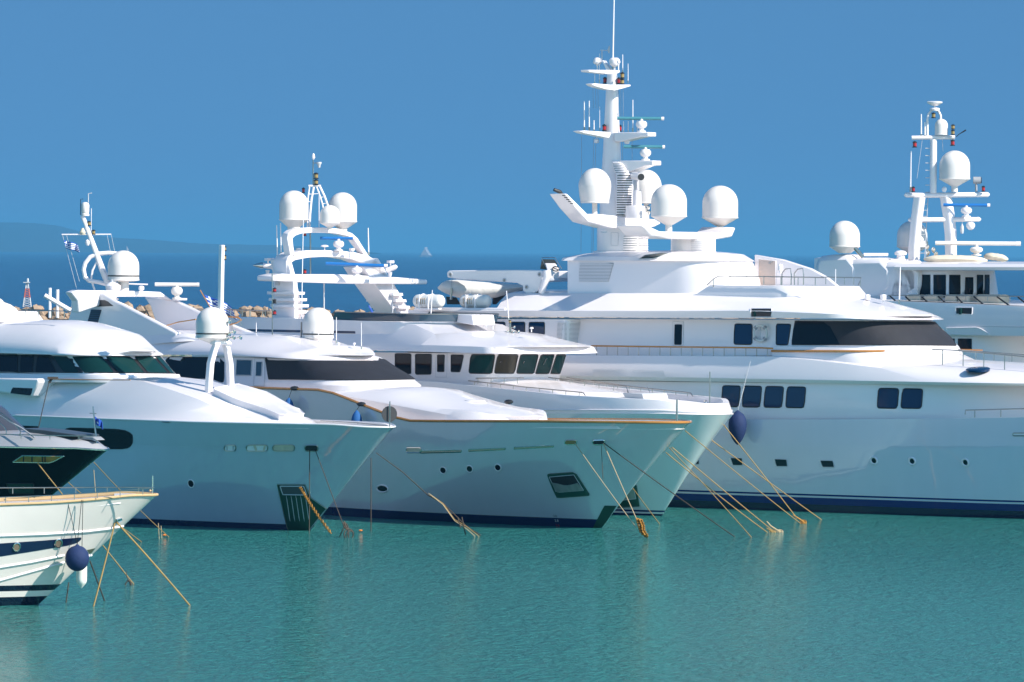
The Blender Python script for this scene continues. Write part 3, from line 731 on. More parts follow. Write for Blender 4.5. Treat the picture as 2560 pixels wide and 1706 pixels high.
dr = Dn.patch(hoD, rpoly(T5((798, 662), (885, 664), (880, 893), (790, 890)), .06), off=.03, m=WHITE, name='door', rim=.015, rimm=LGREY)
Dn.patch(hoD, T5((815, 690), (865, 692), (858, 812), (810, 810)), off=.06, m=TGLASS, rim=.02, rimm=LGREY, parent=hoD)
rD, _ = Dn.layer('roof', [
    ([(250, 888), (560, 887), (958, 898)], 3.15, 3.6, 2.1), ([(250, 880), (560, 880), (954, 895)], 3.1, 3.6, 2.1),
    ([(250, 848), (560, 868), (800, 880), (935, 889)], 2.8, 3.6, 2),
    ([(250, 830), (570, 835, 0), (757, 847, 0), (846, 862, 0), (906, 876, 1), (938, 888)], 1.8, 2.6, 2)], camber=.15, bevel=.02)
fb, _ = Dn.layer('flybridge_deck', [([(100, 885), (560, 862), (662, 852)], 2.9, 3, 2), ([(100, 850), (380, 838), (640, 834)], 2.7, 3, 2)], camber=.05, bevel=.05)
nf = Dn.slabv('arch_fairing', T1((650, 1240), (650, 1130), (700, 1075), (900, 1060), (1050, 1150), (1120, 1180), (1350, 1300), (1620, 1440), (1620, 1560), (700, 1560), (600, 1400)), -2.7, -2.35, bevel=.1)
Dn.patch(nf, rpoly(T1((790, 1140), (975, 1143), (1045, 1197), (765, 1207)), .08), m=BLACK, name='arch_vent', rim=0)
lv = Dn.louvre(nf, T1((842, 1228), (935, 1232), (905, 1330), (885, 1400), (800, 1370)), 10, m=mat('louvre_navy', (.05, .08, .16), .5), backm=BLACK, fill=.5, th=.03)
ff = Dn.slabv('arch_fairing', T1((1318, 1110), (1590, 1140), (1830, 1250), (2330, 1450), (2330, 1560), (1500, 1560), (1430, 1350), (1380, 1200)), 2.35, 2.7, bevel=.1)
ua = Dn.p(*T1((900, 1100))[0], -2.7).x
arc = Dn.slabu('arch_top', T1((655, 1070), (720, 1050), (1300, 1060), (1480, 1068), (1600, 1150), (1500, 1118), (1330, 1112), (1080, 1112), (1050, 1165), (900, 1200), (725, 1260), (715, 1150)), ua+.2, .7, bevel=.08)
Dn.pole('cap_rail', [(*a, -2.2) for a in T1((1520, 1380), (1640, 1345), (1800, 1320))], 1.8, WOOD)
Dn.rail([(*a, 2.2) for a in T1((1990, 1300), (2100, 1296), (2190, 1302), (2220, 1325), (2180, 1350), (2090, 1375))], drop=16, n=4, r=.9, topm=WOOD, topr=2)
Dn.rail([(*a, 2.6) for a in T1((1760, 1222), (2353, 1235))]+[(*a, 2.6) for a in T5((560, 247), (950, 262))], drop=16, n=7, r=.9)
# posts and boom aft of the arch
YD = Dn.world(Dn.p(150, 760, 0)).y
Dn.poley('post', T1((458, 1305), (460, 1030)), 4, WHITE, Y=YD); Dn.poley('post', T1((528, 1305), (530, 1045)), 4, WHITE, Y=YD)
Dn.poley('boom', T1((410, 1100), (650, 1240)), 6, WHITE, Y=YD)
Dn.rail([(*a, -2.5) for a in T1((180, 1225), (655, 1247))], drop=16, n=4, r=.8)
# raked mast with ring
Ym = Dn.world(Dn.p(280, 720, 0)).y
Dn.poley('mast', T1((1000, 1000), (940, 860), (860, 640), (790, 450), (760, 370)), [9, 8, 6.5, 5, 6], Y=Ym)
th = [(900+135*math.cos(R(a)), 850-135*math.sin(R(a))) for a in range(100, 250, 15)]
ringm = T1((1080, 715), (1000, 708), (900, 715), (830, 745), (785, 800), (768, 860), (780, 930), (820, 965), (900, 975), (1000, 1000))
Dn.poley('mast_ring', ringm, [5.5]*10, Y=Ym)
Dn.poley('mast_strut', T1((890, 790), (850, 870), (838, 960), (870, 1050)), 2.6, Y=Ym)
Dn.poley('crosstree', T1((568, 540), (1022, 538)), 1.7, Y=Ym)
Dn.poley('crosstree', T1((1050, 990), (1360, 999)), 2, Y=Ym)
for a, b_ in (((575, 545), (705, 1040)), ((612, 548), (730, 970)), ((985, 545), (1015, 700)), ((1022, 540), (1058, 715))): Dn.poley('halyard', T1(a, b_), .5, LGREY, Y=Ym)
Dn.lathepx('satellite_dome', *[T1((783, 0))[0][0]], 0, [(r/3.677, T1((0, y))[0][1]) for r, y in ((38, 368), (38, 350), (30, 345), (36, 335), (38, 270), (30, 250), (10, 242))], DOMEW, Y=Ym)
for x, y0, y1, m_ in ((820, 415, 460, BLACK), (860, 495, 540, BLACK)): Dn.navlight(T1((x, 0))[0][0], T1((0, y0))[0][1], T1((0, y1))[0][1], r=5, m=AMBER, Y=Ym)
Dn.lathepx('searchlight', T1((806, 0))[0][0], 0, [(2, T1((0, 585))[0][1]), (6, T1((0, 600))[0][1]), (6, T1((0, 625))[0][1]), (3, T1((0, 642))[0][1])], WHITE, Y=Ym)
Dn.lathepx('searchlight', T1((760, 0))[0][0], 0, [(6, T1((0, 540))[0][1]), (8, T1((0, 520))[0][1]), (3, T1((0, 480))[0][1])], CREAM, Y=Ym)
Dn.poley('wind_vane', T1((740, 360), (742, 215), (765, 213)), .9, BLACK, Y=Ym)
Dn.poley('wind_vane', T1((812, 245), (812, 165), (845, 158)), 1.2, LGREY, Y=Ym)
Dn.poley('antenna', T1((838, 530), (840, 300)), .8, Y=Ym)
Dn.dome(*T1((1135, 686))[0], 145/3.677, T1((0, 962))[0][1], v=-.2, cone=(26, T1((0, 972))[0][1]), ped=(14, T1((0, 1055))[0][1]), band=T1((0, 920))[0][1])
x = T1((1040, 0))[0][0]
Dn.lathepx('searchlight', x, -1.0, [(r, T1((0, y))[0][1]) for r, y in ((14, 1140), (14, 1125), (9, 1120), (9, 1065), (18, 1050), (20, 1010), (12, 985), (7, 975), (7, 955), (2, 948))], WHITE)
Dn.lathepx('searchlight', T1((1300, 0))[0][0], 0, [(r, T1((0, y))[0][1]) for r, y in ((3, 1060), (7, 1045), (7, 1020), (3, 1010))], WHITE)
Dn.radar(*[T1((a, 0))[0][0] for a in (1424, 1832)], T1((0, 999))[0][1], 4.2, T1((1625, 0))[0][0], T1((0, 1015))[0][1], T1((0, 1135))[0][1], v=2.3, m=DOMEW, endm=DOMEW, pr=15)
Dn.poley('radar_platform', T1((1585, 1135), (1720, 1135)), 3, Y=Dn.world(Dn.p(442, 740, 2.3)).y)
Dn.dome(*T5((1328, 233))[0], 131/3.361, T5((0, 490))[0][1], v=.6, cone=(30, T5((0, 530))[0][1]), band=T5((0, 456))[0][1])
for x, y0, y1, v in ((809, 360, 450, 0), (1692, 360, 585, .5), (1482, 315, 535, 1), (1332, 390, 530, 0)): Dn.antenna(T5((x, 0))[0][0], T5((0, y0))[0][1], T5((0, y1))[0][1], v, r=1.2)
Dn.antenna(T5((1186, 0))[0][0], T5((0, -560))[0][1], T5((0, 480))[0][1], 0, r=1.6, xt=T5((1205, 0))[0][0])
# signal light pole
px_, y0_, y1_ = T5((944, 0))[0][0], T5((0, -55))[0][1], T5((0, 465))[0][1]
Dn.pole('light_pole', [(px_, y1_, -.5), (px_, y0_, -.5)], 1.5, STEEL)
for y in (105, 200, 295): Dn.navlight(T5((962, 0))[0][0], T5((0, y-40))[0][1], T5((0, y))[0][1], -.5, r=5, m=RED if y != 200 else BLACK)
for x, y in ((1370, 560), (1498, 545), (1632, 545)): Dn.lathepx('roof_vent', T5((x, 0))[0][0], .2, [(1.5, T5((0, y+25))[0][1]), (1.5, T5((0, y))[0][1]), (4, T5((0, y-4))[0][1]), (3, T5((0, y-16))[0][1])], WHITE)
Dn.lathepx('searchlight', T5((665, 0))[0][0], -.6, [(2, T5((0, 598))[0][1]), (3, T5((0, 585))[0][1]), (9, T5((0, 580))[0][1]), (9, T5((0, 562))[0][1])], WHITE)
# hull details
for x0, x1, y in ((1735, 1862, 424),): Dn.patch(hD, rpoly(T6((x0, 402), (x1, 402), (x1, 444), (x0, 444)), .4), m=CREAM, name='fairlead', rim=.03, rimm=CHROME, off=.015)
for q in ([(-155, 644), (168, 636), (168, 652), (-155, 660)], [(222, 632), (508, 620), (508, 632), (222, 646)], [(575, 614), (880, 600), (880, 612), (575, 628)]):
    Dn.patch(hD, T8(*q), m=SKIN, name='hull_slot', rim=.03, rimm=CHROME, off=.012, rows=2, cols=16)
for x0, x1 in ((968, 1058), (1184, 1276)): Dn.patch(hD, rpoly(T8((x0, 560), (x1, 558), (x1, 590), (x0, 592)), .45), m=AMBER if x0 < 1000 else BLACK, name='fairlead', rim=.035, rimm=CHROME, off=.015)
for x, y in ((25, 793), (230, 782), (449, 771)): Dn.patch(hD, ellipse(*T8((x, y))[0], 7.5, 9, -35), m=GLASS if x != 230 else GGLASS, name='porthole', rim=.035, rimm=WHITE, off=.01)
Dn.patch(hD, ellipse(*T6((1535, 746))[0], 14, 9, 8), m=GLASS, name='porthole', rim=.05, rimm=WHITE, off=.01)
pk = Dn.patch(hD, rpoly(T8((832, 822), (1046, 807), (1162, 985), (905, 1005)), .08), m=mat('green_frame', (.012, .07, .045), .3, coat=.5), name='anchor_pocket', off=.03, rim=.03, cols=16)
Dn.patch(hD, T8((850, 842), (1040, 825), (1115, 945), (905, 962)), m=mat('pocket_inside', (.035, .03, .035), .4, metal=.2, var=(.8, 1.4)), name='anchor', off=.05, rim=.02, rimm=LGREY)
Dn.patch(hD, T8((868, 885), (905, 890), (960, 905), (1000, 905), (1070, 888), (1115, 943), (907, 960)), m=mat('anchor_steel', (.45, .43, .40), .35, metal=.5, var=(.5, 3)), name='anchor_fluke', off=.08, rim=0)
Dn.patch(hD, T8((1272, 1066), (1368, 1068), (1255, 1245), (1180, 1245)), m=ANTI, name='stem_plate', off=.015, rim=0, cols=14)
Dn.pole('jackstaff', [(*T8((1833, 412))[0], 0), (*T8((1834, 245))[0], 0)], [3, 2.2], STEEL)
def text_mark(boat, host, s_, x, y, hpx, m):
    h = boat.hit(boat.bvh[host.name], x, y)
    if not h: return
    cu = bpy.data.curves.new('draft_mark', 'FONT'); cu.body = s_; k = boat.k(h[0]); cu.size = hpx*k*1.4; cu.align_x = 'CENTER'; cu.align_y = 'CENTER'
    to = bpy.data.objects.new('tmp', cu); col.objects.link(to); dg = bpy.context.evaluated_depsgraph_get(); dg.update()
    me = bpy.data.meshes.new_from_object(to.evaluated_get(dg)); bpy.data.objects.remove(to)
    ob = bpy.data.objects.new('draft_mark', me); col.objects.link(ob); me.materials.clear(); me.materials.append(m)
    n = h[1]; xa = Vector((0, 0, 1)).cross(n).normalized(); ya = n.cross(xa)
    ob.matrix_world = Matrix.Translation(h[0]+n*.03) @ Matrix((xa, ya, n)).transposed().to_4x4(); ob.parent = host
    return ob
text_mark(Dn, hD, '3.0', *T8((893, 1146))[0], 7, BLACK); text_mark(Dn, hD, '2.8', *T8((905, 1182))[0], 7, WHITE); text_mark(Dn, hD, '2.6', *T8((912, 1217))[0], 7, RED)

# ================================================================== yacht E: third yacht with the arch mast
hmE = hull_mat('pale_hull', (.72, .77, .78), [(.10, (.006, .014, .075)), (.20, (.75, .77, .78)), (.30, (.008, .02, .12))])
E = Boat('motor_yacht', 'white yacht whose arch mast carries three white domes and two blue radar bars', 1655, 1290, 51)
hE, topE = E.hull([(300, 1020), (700, 1030), (1100, 1033), (1355, 1034), (1600, 1035), (1834, 1036)], 4.2, 10, 2.0, (3.2, 14, 1.3), hmE, drop=.02, inset=.05, fl=1.3)
r1 = E.ring([(300, 1022), (700, 1032), (1355, 1034), (1600, 1035), (1832, 1035)], 4.2, 10, 2.0, 26, 26)
r1b = E.ring([(300, 1010), (700, 1023), (1355, 1025), (1600, 1027), (1830, 1028)], 4.24, 10, 2.0, 26, 26)
r2 = E.ring([(300, 925), (700, 945), (1080, 953), (1180, 964), (1400, 987), (1600, 1001), (1765, 1006), (1822, 1007)], 4.12, 10, 2.1, 26, 26)
r3 = [Vector((p.x-.25, math.copysign(max(0, abs(p.y)-.22), p.y), p.z)) for p in r2[0]]
r4 = [Vector((p.x-.1, math.copysign(max(0, abs(p.y)-.1), p.y), p.z-.35)) for p in r3]
mb = MB(); E.skin(mb, [r1[0], r1b[0], r2[0], r3, r4], camber=.25, mi_top=1, aft=False)
bwE = mb.build('bulwark', [WHITE, DECK], E.root, bevel=.03, smooth=30); E.reg(bwE, mb)
E.capline('rub_rail', r1b[0], .05, WHITE)
tE, _ = E.layer('foredeck_trunk', [([(1000, 985), (1600, 1008)], 2.6, 3, 2.6), ([(1000, 948), (1245, 955), (1560, 983)], 2.45, 2.6, 2.6)], camber=.15, bevel=.04)
bx = E.slabv('deck_locker', T8((1410, 195), (1565, 200), (1580, 252), (1440, 245)), -.6, 1.2, bevel=.04, m=LGREY)
E.rail([(*a, -3.3) for a in T8((220, 100), (650, 148), (1090, 190), (1110, 195), (1125, 214))], drop=9, n=9, r=1.1)
E.rail([(*a, 3.3) for a in T8((980, 75), (1500, 148), (1900, 190), (1940, 195), (1956, 220))], drop=9, n=11, r=1.1)
E.rail([(*a, -3.0) for a in T7((0, 1395), (560, 1412), (1200, 1408))], drop=14, n=8, r=1.0)
E.rail([(*a, 1.2) for a in T8((840, 75), (1440, 145), (1480, 245))], drop=14, n=6, r=1.0)
E.pole('rail_hoop', [(*a, 1.5) for a in T8((1605, 150), (1625, 190), (1648, 255))], .9, STEEL)
E.pole('jackstaff', [(*T8((2088, 272))[0], 0), (*T8((2090, 30))[0], 0)], 1.6, STEEL)
E.lathepx('bollard', T8((2055, 0))[0][0], 0, [(4, T8((0, 272))[0][1]), (3, T8((0, 262))[0][1]), (4.5, T8((0, 252))[0][1])], CHROME)
whE, _ = E.layer('wheelhouse', [([(480, 990), (1400, 985)], 3.1, 1.9, 2.6), ([(480, 948), (1399, 948)], 3.1, 1.9, 2.6), ([(480, 876), (1417, 883)], 3.25, 2.0, 2.6)], camber=0, bevel=0)
for q, m_ in (([(590, 1138), (865, 1140), (830, 1355), (568, 1352)], 'g'), ([(898, 1138), (1130, 1140), (1088, 1354), (858, 1352)], 'a'), ([(1160, 1140), (1362, 1140), (1310, 1356), (1112, 1354)], 'g'),
              ([(1395, 1142), (1545, 1142), (1485, 1357), (1330, 1356)], 'g'), ([(1572, 1142), (1678, 1142), (1610, 1358), (1504, 1356)], 'g'),
              ([(205, 1145), (283, 1145), (280, 1333), (205, 1333)], 'd'), ([(362, 1143), (503, 1146), (465, 1336), (362, 1334)], 'd'), ([(-210, 1130), (132, 1133), (130, 1365), (-210, 1362)], 'd')):
    if q[0][0] == -210:
        for q in (T5((1978, 620), (2110, 622), (2110, 790), (1978, 770)), T5((2148, 625), (2282, 625), (2280, 793), (2148, 793))): E.patch(whE, rpoly(q, .1), rim=.03, rimm=BLACK)
    else: E.patch(whE, rpoly(T7(*q), .1), m=GGLASS if m_ == 'g' else (mat('amber_glass', (.022, .018, .008), .05, spec=.2) if m_ == 'a' else GLASS), rim=.035, rimm=BLACK)
for x, y, x1, y1 in ((1010, 1125, 920, 1222), (1265, 1125, 1182, 1232), (1490, 1125, 1415, 1248)):
    a = E.hit(E.bvh[whE.name], *T7((x, y))[0]); b_ = E.hit(E.bvh[whE.name], *T7((x1, y1))[0])
    if a and b_: MB().tube([a[0]+a[1]*.09, b_[0]+b_[1]*.09], .02, 5).tube([a[0]+a[1]*.09+Vector((0, .1, 0)), b_[0]+b_[1]*.09], .015, 5).build('wiper', STEEL, whE)
E.patch(whE, T7((180, 1112), (315, 1114), (312, 1400), (180, 1398)), off=.01, m=WHITE, name='door', rim=.012, rimm=LGREY)
E.patch(whE, rpoly(T7((205, 1145), (283, 1145), (280, 1333), (205, 1333)), .15), off=.03, m=GLASS, rim=.02, rimm=BLACK)
E.layer('visor_roof', [([(480, 864), (1060, 880), (1494, 883)], 4.0, 2.2, 2.6), ([(480, 852), (1050, 863), (1175, 866), (1485, 868)], 3.95, 2.2, 2.6),
    ([(480, 800), (900, 812), (1100, 842, -1), (1245, 806, 1), (1330, 829, 1), (1440, 858, 1), (1478, 866)], 3.2, 2.2, 2.4)], camber=.18, bevel=.03)
e2, _ = E.layer('upper_deck', [([(420, 866), (1238, 836)], 3.6, 2.6, 2.3), ([(420, 795), (700, 795), (1236, 806)], 3.5, 2.4, 2.3)], camber=0, bevel=.04)
E.patch(e2, T5((400, 413), (700, 413), (1640, 432), (1645, 452), (700, 433), (400, 432)), m=NAVY, name='blue_stripe', rim=0, off=.015, rows=2, cols=24)
rA = E.ring([(830, 801), (1243, 804)], 3.35, 2.3, 2.3); rB = E.ring([(838, 780), (1248, 785)], 3.45, 2.4, 2.3)
mb = MB(); E.skin(mb, [rA[0], rB[0]], top=False, aft=False); ws = mb.build('windscreen', TGLASS, E.root)
E.capline('screen_rail', rB[0], .03, STEEL)
E.patch(e2, T7((385, 750), (410, 670), (595, 672), (612, 770)), m=WHITE, name='helm_console', rim=0, off=.5) if 0 else E.slabv('helm_console', T7((383, 765), (412, 672), (600, 680), (618, 800)), -.8, .8, bevel=.05)
E.rail([(*a, -3.3) for a in T5((300, 245), (950, 262))], drop=16, n=5, r=.9)
# louvred arch legs and platforms
u0 = E.p(*T4((480, 1300))[0], -2.4).x
E.slabu('arch_leg', T4((440, 1080), (470, 1065), (520, 1240), (590, 1568), (640, 1640), (560, 1640), (500, 1380)), u0, 1.7, bevel=.05)
E.slabu('arch_leg', T4((1150, 1150), (1290, 1065), (1395, 1240), (1440, 1310), (1590, 1560), (1640, 1640), (1500, 1640), (1250, 1300)), u0, 2.0, bevel=.05)
for i, (xa, xb, y) in enumerate(((500, 608, 1395), (515, 628, 1455), (530, 645, 1512), (545, 660, 1570))):
    E.slabu('louvre_blade', T4((xa, y-14), (xb, y-12), (xb-4, y+14), (xa, y+14)), u0+.35, 2.6, bevel=.02)
for i, (xa, xb, y) in enumerate(((1430, 1520, 1405), (1455, 1553, 1465), (1480, 1585, 1525), (1500, 1610, 1580))):
    E.slabu('louvre_blade', T4((xa, y-14), (xb, y-12), (xb+6, y+14), (xa, y+14)), u0+.35, 2.9, bevel=.02)
def band(name, outer, inner, th, m=WHITE, u=None): return E.slabu(name, outer, u0 if u is None else u, th, m, inner=inner, bevel=.05)
band('lower_arch', T4((440, 1240), (432, 1100), (455, 1050), (510, 1015), (620, 996), (790, 993), (960, 1000), (1080, 1015), (1200, 1045), (1270, 1085), (1320, 1130), (1385, 1240)),
     T4((510, 1240), (490, 1160), (480, 1110), (520, 1085), (640, 1063), (790, 1055), (930, 1060), (1050, 1080), (1160, 1120), (1220, 1170), (1260, 1190), (1345, 1240)), 1.25)
band('upper_arch', T4((475, 1060), (442, 880), (452, 835), (490, 805), (560, 787), (680, 780), (830, 782), (940, 795), (1050, 835), (1100, 880), (1150, 960), (1215, 1060)),
     T4((515, 1060), (500, 960), (492, 885), (520, 858), (570, 840), (680, 830), (820, 832), (900, 840), (1010, 862), (1065, 900), (1110, 960), (1175, 1060)), .6)
ub = u0-.2
pl = E.slabu('radar_platform', T4((300, 1232), (400, 1212), (520, 1218), (900, 1218), (1450, 1245), (1752, 1268), (1750, 1312), (1200, 1310), (800, 1300), (540, 1290), (400, 1285), (300, 1280)), u0+.5, 1.5, bevel=.08)
YE = E.world(E.q(*T4((700, 800))[0], u0-.7)).y
vE = E.yy(*T4((500, 720))[0], YE).y
E.dome(*T4((503, 436))[0], 136/3.734, T4((0, 712))[0][1], v=vE, cone=(17, T4((0, 775))[0][1]), ped=(16, T4((0, 800))[0][1]), waist=1)
vE2 = E.yy(*T4((955, 720))[0], YE).y
E.dome(*T4((957, 453))[0], 134/3.734, T4((0, 732))[0][1], v=vE2+.6, cone=(12, T4((0, 790))[0][1]), ped=(12, T4((0, 810))[0][1]))
vE3 = E.yy(*T4((838, 720))[0], YE).y
E.dome(*T4((838, 572))[0], 93/3.734, T4((0, 742))[0][1], v=vE3-.6, cone=(7, T4((0, 778))[0][1]), ped=(6, T4((0, 800))[0][1]))
# tripod lattice top mast
for q in (((690, 395), (668, 520), (655, 660), (650, 780)), ((650, 395), (640, 470), (632, 540), (630, 780)), ((745, 395), (790, 490), (820, 575), (835, 640)), ((715, 400), (745, 480), (770, 560), (780, 620))):
    E.poley('mast_leg', T4(*q), [2.6 if q[0][0] in (690, 745) else 1.8]*4, Y=YE)
E.poley('mast_brace', T4((640, 392), (755, 392)), 2.6, Y=YE)
for a, b_ in (((640, 470), (740, 465)), ((636, 540), (665, 540)), ((745, 500), (785, 495)), ((760, 560), (812, 556)), ((738, 440), (738, 780))): E.poley('mast_brace', T4(a, b_), 1, Y=YE)
E.poley('mast_pole', T4((682, 385), (682, 150)), 1.5, STEEL, Y=YE); E.poley('mast_pole', T4((680, 180), (740, 178)), 1, STEEL, Y=YE)
E.lathepx('antenna_cap', T4((685, 0))[0][0], 0, [(1.5, T4((0, 148))[0][1]), (4.5, T4((0, 130))[0][1]), (3, T4((0, 100))[0][1]), (1, T4((0, 88))[0][1])], WHITE, Y=YE)
E.lathepx('light_cap', T4((738, 0))[0][0], 0, [(3, T4((0, 222))[0][1]), (4, T4((0, 200))[0][1]), (6.5, T4((0, 182))[0][1]), (6, T4((0, 170))[0][1])], LGREY, Y=YE)
E.navlight(T4((710, 0))[0][0], T4((0, 330))[0][1], T4((0, 383))[0][1], r=6, m=AMBER, Y=YE); E.navlight(T4((710, 0))[0][0], T4((0, 268))[0][1], T4((0, 328))[0][1], r=6, m=AMBER, Y=YE)
E.navlight(T4((592, 0))[0][0], T4((0, 408))[0][1], T4((0, 460))[0][1], r=4, m=RED, Y=YE+.6)
for x, ya, yb in ((605, 830, 862), (605, 1170, 1215)): E.navlight(T4((x, 0))[0][0], T4((0, ya))[0][1], T4((0, yb))[0][1], r=4.5, m=RED, Y=YE)
E.poley('mast_pole', T4((656, 830), (658, 1215)), 2, STEEL, Y=YE); E.poley('mast_pole', T4((785, 1300), (785, 1540)), 1.6, LGREY, Y=YE); E.poley('mast_pole', T4((1424, 1310), (1424, 1600)), 1.3, LGREY, Y=YE)
for x, ya, yb, xt in ((350, 760, 1080, 342), (385, 740, 1050, 378), (1202, 785, 1040, 1196)): E.antenna(T4((x, 0))[0][0], T4((0, ya))[0][1], T4((0, yb))[0][1], Y=YE, r=1.9, xt=T4((xt, 0))[0][0])
E.radar(T4((748, 0))[0][0], T4((1075, 0))[0][0], T4((0, 882))[0][1], 3.3, T4((920, 0))[0][0], T4((0, 900))[0][1], T4((0, 1000))[0][1], v=E.yy(*T4((920, 900))[0], YE).y, pr=14)
E.radar(T4((800, 0))[0][0], T4((1380, 0))[0][0], T4((0, 1128))[0][1], 3.6, T4((1090, 0))[0][0], T4((0, 1150))[0][1], T4((0, 1235))[0][1], v=E.yy(*T4((1090, 1150))[0], YE-.9).y, pr=14, tilt=2.5)
E.lathepx('gps_mushroom', T4((790, 0))[0][0], 0, [(1.2, T4((0, 995))[0][1]), (1.2, T4((0, 968))[0][1]), (11, T4((0, 958))[0][1]), (8, T4((0, 948))[0][1]), (3, T4((0, 943))[0][1])], WHITE, Y=YE)
for x in (545, 1045): E.lathepx('floodlight', T4((x, 0))[0][0], 0, [(5, T4((0, 1005))[0][1]), (7, T4((0, 990))[0][1]), (7, T4((0, 975))[0][1])], WHITE, Y=YE)
# horn cones on stub arms
mb = MB(); k = YE/FPX
mb.tube([E.yy(*T4((440, 1170))[0], YE), E.yy(*T4((215, 1135))[0], YE)], 6.5*k, 12, 0)
mb.tube([E.yy(*T4((x, 1135))[0], YE) for x in (215, 195, 160, 120)], [7.5*k, 7.5*k, 5*k, .8*k], 12, 1); mb.build('searchlight_arm', [WHITE, CHROME], E.root)
mb = MB().tube([E.yy(*T4((1365, 1185))[0], YE), E.yy(*T4((1450, 1150))[0], YE)], [6.5*k, 7*k], 12).tube([E.yy(*T4((1450, 1150))[0], YE), E.yy(*T4((1470, 1148))[0], YE)], [7*k, 2*k], 12); mb.build('searchlight_arm', WHITE, E.root)
for x, y in ((262, 1068), (1405, 1090)):
    c = E.yy(*T4((x, y+12))[0], YE); mb = MB().box(c, (.3, 14*k, 6.5*k)).tube([c, c-Vector((0, 0, 9*k))], 2*k, 6); mb.build('camera', WHITE, E.root)
    E.lathepx('lamp', T4((x-5, 0))[0][0], 0, [(2, T4((0, y+160))[0][1]), (4, T4((0, y+140))[0][1]), (5.5, T4((0, y+110))[0][1])], WHITE, Y=YE)
ng = E.slabv('arch_fairing', T4((300, 1100), (440, 1080), (500, 1300), (510, 1640), (300, 1640), (310, 1330)), -2.7, -2.4, bevel=.05)
E.louvre(ng, T4((328, 1262), (370, 1262), (370, 1320), (328, 1318)), 6, backm=GREYP)
for y in (1395, 1455, 1515): E.slabv('louvre_blade', T4((288, y-14), (500, y-14), (505, y+14), (290, y+14)), -2.95, -2.6, bevel=.02)
# roof fittings
E.antenna(T7((120, 0))[0][0], T7((0, 395))[0][1], T7((0, 800))[0][1], 0, r=1.6, xt=T7((142, 0))[0][0])
E.antenna(T7((1025, 0))[0][0], T7((0, 405))[0][1], T7((0, 760))[0][1], .5, r=1.6, xt=T7((997, 0))[0][0])
x = T7((650, 0))[0][0]; E.lathepx('gps_dome', x, .3, [(2, T7((0, 803))[0][1]), (2, T7((0, 768))[0][1]), (7, T7((0, 765))[0][1]), (8.5, T7((0, 745))[0][1]), (8.5, T7((0, 705))[0][1]), (6, T7((0, 686))[0][1]), (1, T7((0, 679))[0][1])], WHITE)
for x, y0, y1, r_ in ((375, 878, 820, 4), (765, 832, 790, 3), (840, 850, 812, 1.5), (1285, 880, 822, 5.5)):
    E.lathepx('roof_vent', T7((x, 0))[0][0], 0, [(1.4, T7((0, y0))[0][1]), (1.4, T7((0, y1+22))[0][1]), (r_, T7((0, y1+18))[0][1]), (r_*.7, T7((0, y1))[0][1])], WHITE)
Yh = E.world(E.p(*T7((1040, 850))[0], .5)).y; k = Yh/FPX; dirh = E.loc(Vector((.85, -.5, .05))+Vector((E.X0, E.Y0, 0)))
for x, y in ((1085, 825), (1010, 875), (1075, 878), (1135, 877)): MB().lathe(E.yy(*T7((x-30, y))[0], Yh), [(1*k, 0), (1.2*k, 4*k), (3.6*k, 8*k), (4*k, 9*k), (1*k, 5*k)], 12, axis=dirh).build('horn', CHROME, E.root)
E.poley('horn_bracket', T7((1045, 910), (1035, 770)), 3, STEEL, Y=Yh); E.poley('horn_bracket', T7((1000, 878), (1120, 878)), 1.5, STEEL, Y=Yh)
E.navlight(T7((1037, 0))[0][0], T7((0, 738))[0][1], T7((0, 778))[0][1], r=3.4, m=AMBER, Y=Yh)
E.patch(hE, T8((1350, 925), (1520, 905), (1542, 1068), (1365, 1080)), m=MATS['green_frame'], name='anchor_pocket', off=.03, rim=.03)
E.patch(hE, T8((1380, 950), (1505, 935), (1520, 1010), (1400, 1022)), m=MATS['anchor_steel'], name='anchor', off=.06, rim=.02, rimm=LGREY)
E.patch(hE, ellipse(*T8((2098, 545))[0], 5, 3, 0), m=CHROME, name='fairlead', off=.03, rim=.03) if 0 else None

# ================================================================== yacht F: the largest, tower mast, behind at the right
hmF = hull_mat('large_white_hull', (.72, .71, .79), [(.42, (.005, .012, .04)), (.80, (.006, .014, .13)), (.90, (.6, .62, .66)), (1.0, (.006, .014, .13))])
F = Boat('motor_yacht', 'largest white yacht with a tall finned mast tower and long side of blue windows', 0, 0, 35, X=42.3, Y=347.8)
hF, topF = F.hull([(960, 1046), (1300, 1047), (1868, 1049), (2100, 1049), (2420, 1046), (2560, 1044), (2900, 1036), (3380, 1012)], 5.35, 16, 1.9, (5.0, 18, 1.5), hmF, tk=.72, bk=5.3, drop=.2, fl=1.3)
m1, _ = F.layer('main_deck_house', [([(960, 1050), (1868, 1051), (2300, 1049), (2720, 1049)], 5.05, 11, 2.0), ([(960, 1030), (1868, 1031), (2300, 1028), (2715, 1026)], 5.1, 11, 2.0),
                                    ([(960, 945), (1700, 955), (2350, 962), (2700, 964)], 4.95, 11, 2.0)], camber=0, bevel=0)
for q in ([(406, 219), (521, 221), (508, 355), (400, 353)], [(540, 221), (658, 223), (646, 358), (534, 356)], [(684, 223), (800, 226), (788, 360), (672, 358)], [(824, 226), (943, 228), (932, 362), (814, 360)],
          [(1414, 236), (1544, 238), (1534, 366), (1405, 363)], [(1570, 238), (1699, 241), (1690, 366), (1558, 364)]):
    F.patch(m1, rpoly(T15(*q), .14), m=BGLASS, rim=.035, rimm=BLACK)
